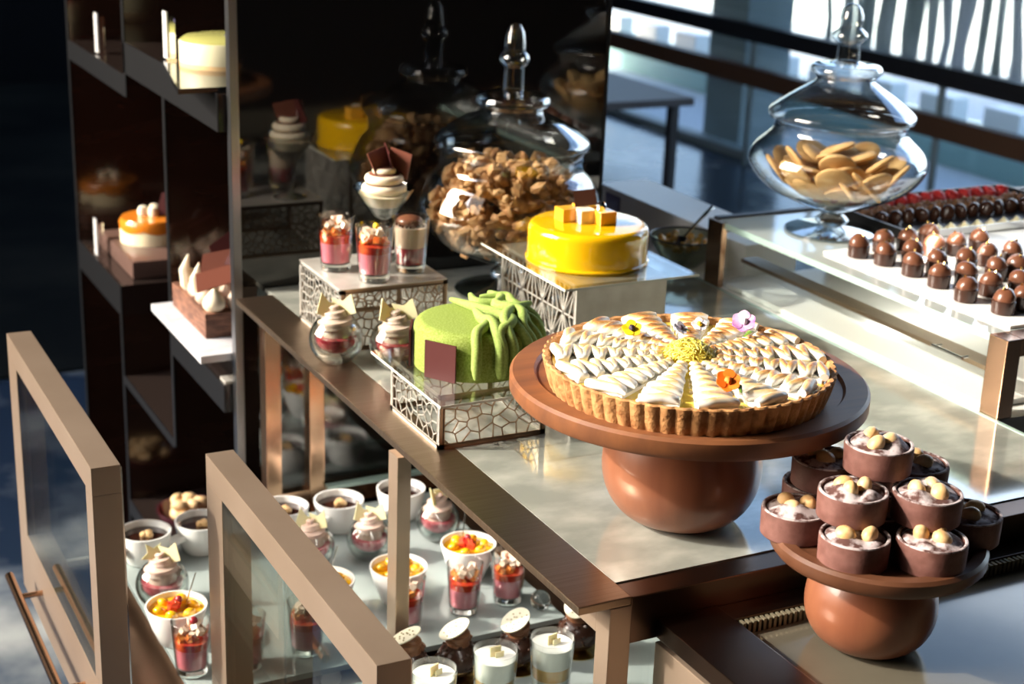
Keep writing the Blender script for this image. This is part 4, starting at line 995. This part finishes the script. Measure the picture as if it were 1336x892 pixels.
# marble slab and chocolate cake
b = nb(); box(b, .6240, .93, 2.206, 2.494, .884, .896, bevel=.001)
tag(obj('marble_slab', b, MARBLE, smooth=False), 'white veined marble slab jutting from the tower under the chocolate cake', 'serving slab')
b = nb(); box(b, .70, .90, 2.24, 2.46, .8452, .8838, bevel=.002)
tag(obj('shelf_block', b, BLACK, smooth=False), 'black block lifting the marble slab above the shelf', 'block')
ck_ = thing('chocolate_cake', 'layered chocolate bar cake with cream drops and copper shards on the marble slab', 'cake', (.655, 2.283, .8962))
b = nb(); box(b, 0, .20, 0, .19, 0, .040, bevel=.002)
obj('cake_body', b, mat('cut chocolate sponge', (.10, .042, .026), .6, 0, noise=(30, (.22, .10, .06), .42, .6, (1, 1, 9)), bump=(120, .6, .002, U)), ck_, smooth=False)
rr = random.Random(12)
for i in range(4):
    for j in range(4):
        b = nb(); x_, y_ = .020+i*.038, .018+j*.042
        lathe(b, [(0, .0402), (.013, .0402), (.0175, .046), (.0178, .053), (.0145, .061), (.0085, .068), (.003, .0735), (0, .076)], 22, x_, y_); obj('cream_drop', b, COFFEE if (i+j) % 3 else CREAM, ck_)
for (x_, y_, z_, a, tx, sx, sy, m) in ((.042, .050, .083, .5, .35, .050, .026, CHOCC), (.055, .11, .088, .2, 1.25, .032, .022, CHOCC), (.095, .09, .104, -.3, 1.2, .030, .024, CHOCR), (.08, .15, .10, .8, 1.1, .030, .022, CHOCR)):
    b = nb(); M = Matrix.Translation((x_, y_, z_)) @ Matrix.Rotation(-YAW+a*.5, 4, 'Z') @ Matrix.Rotation(tx, 4, 'X') @ Matrix.Rotation(a*.6, 4, 'Z'); plate(b, [(-sx, -sy), (sx*.9, -sy*.6), (sx, sy), (-sx*.7, sy*.8)], .002, M); obj('chocolate_shard', b, m, ck_, smooth=False)
for (x_, y_) in ((.012, .14), (.014, .085)):
    b = nb(); tube(b, [(x_, y_, .05), (x_-.004, y_, .075), (x_+.003, y_, .100)], [.011, .009, .001], 8); obj('meringue_flame', b, CREAM, ck_)
sd = nb(); box(sd, .662, .80, 2.2082, 2.2350, .8452, .850, bevel=.0005); tag(obj('metal_plate', sd, STEEL, smooth=False), 'narrow metal plate under the marble slab', 'plate')
# nut bowl on the lowest shelf
nbw = thing('nut_bowl', 'dark bowl on the lowest tower shelf behind the custard cups', 'bowl', (.733, 2.705, .3802))
b = nb(); glass_shell(b, [(0, 0), (.03, 0), (.036, .004), (.055, .022), (.060, .036)], .002, 40); obj('bowl', b, mat('dark berry glass', (.08, .02, .03), .1, coat=.5), nbw)
an = nb(); blob(an, (0, 0, 0), .019, 2, .06, random.Random(1), (1, .68, .6)); a0_ = obj('nut_cookie', an, ALMOND); rr = random.Random(9)
for i in range(15):
    o = a0_ if i == 0 else a0_.copy()
    if i: COL.objects.link(o)
    a = i*2.4; d = .036*math.sqrt((i % 9)/9); o.location = (.733+d*math.cos(a), 2.705+d*math.sin(a), .4085+(.018 if i > 8 else 0)); o.rotation_euler = (rr.uniform(-.5, .5), rr.uniform(-.5, .5), rr.uniform(0, 6))
    tag(o, 'pale almond cookie in the dark bowl on the lowest shelf', 'cookie', 'almond cookies in the dark bowl')
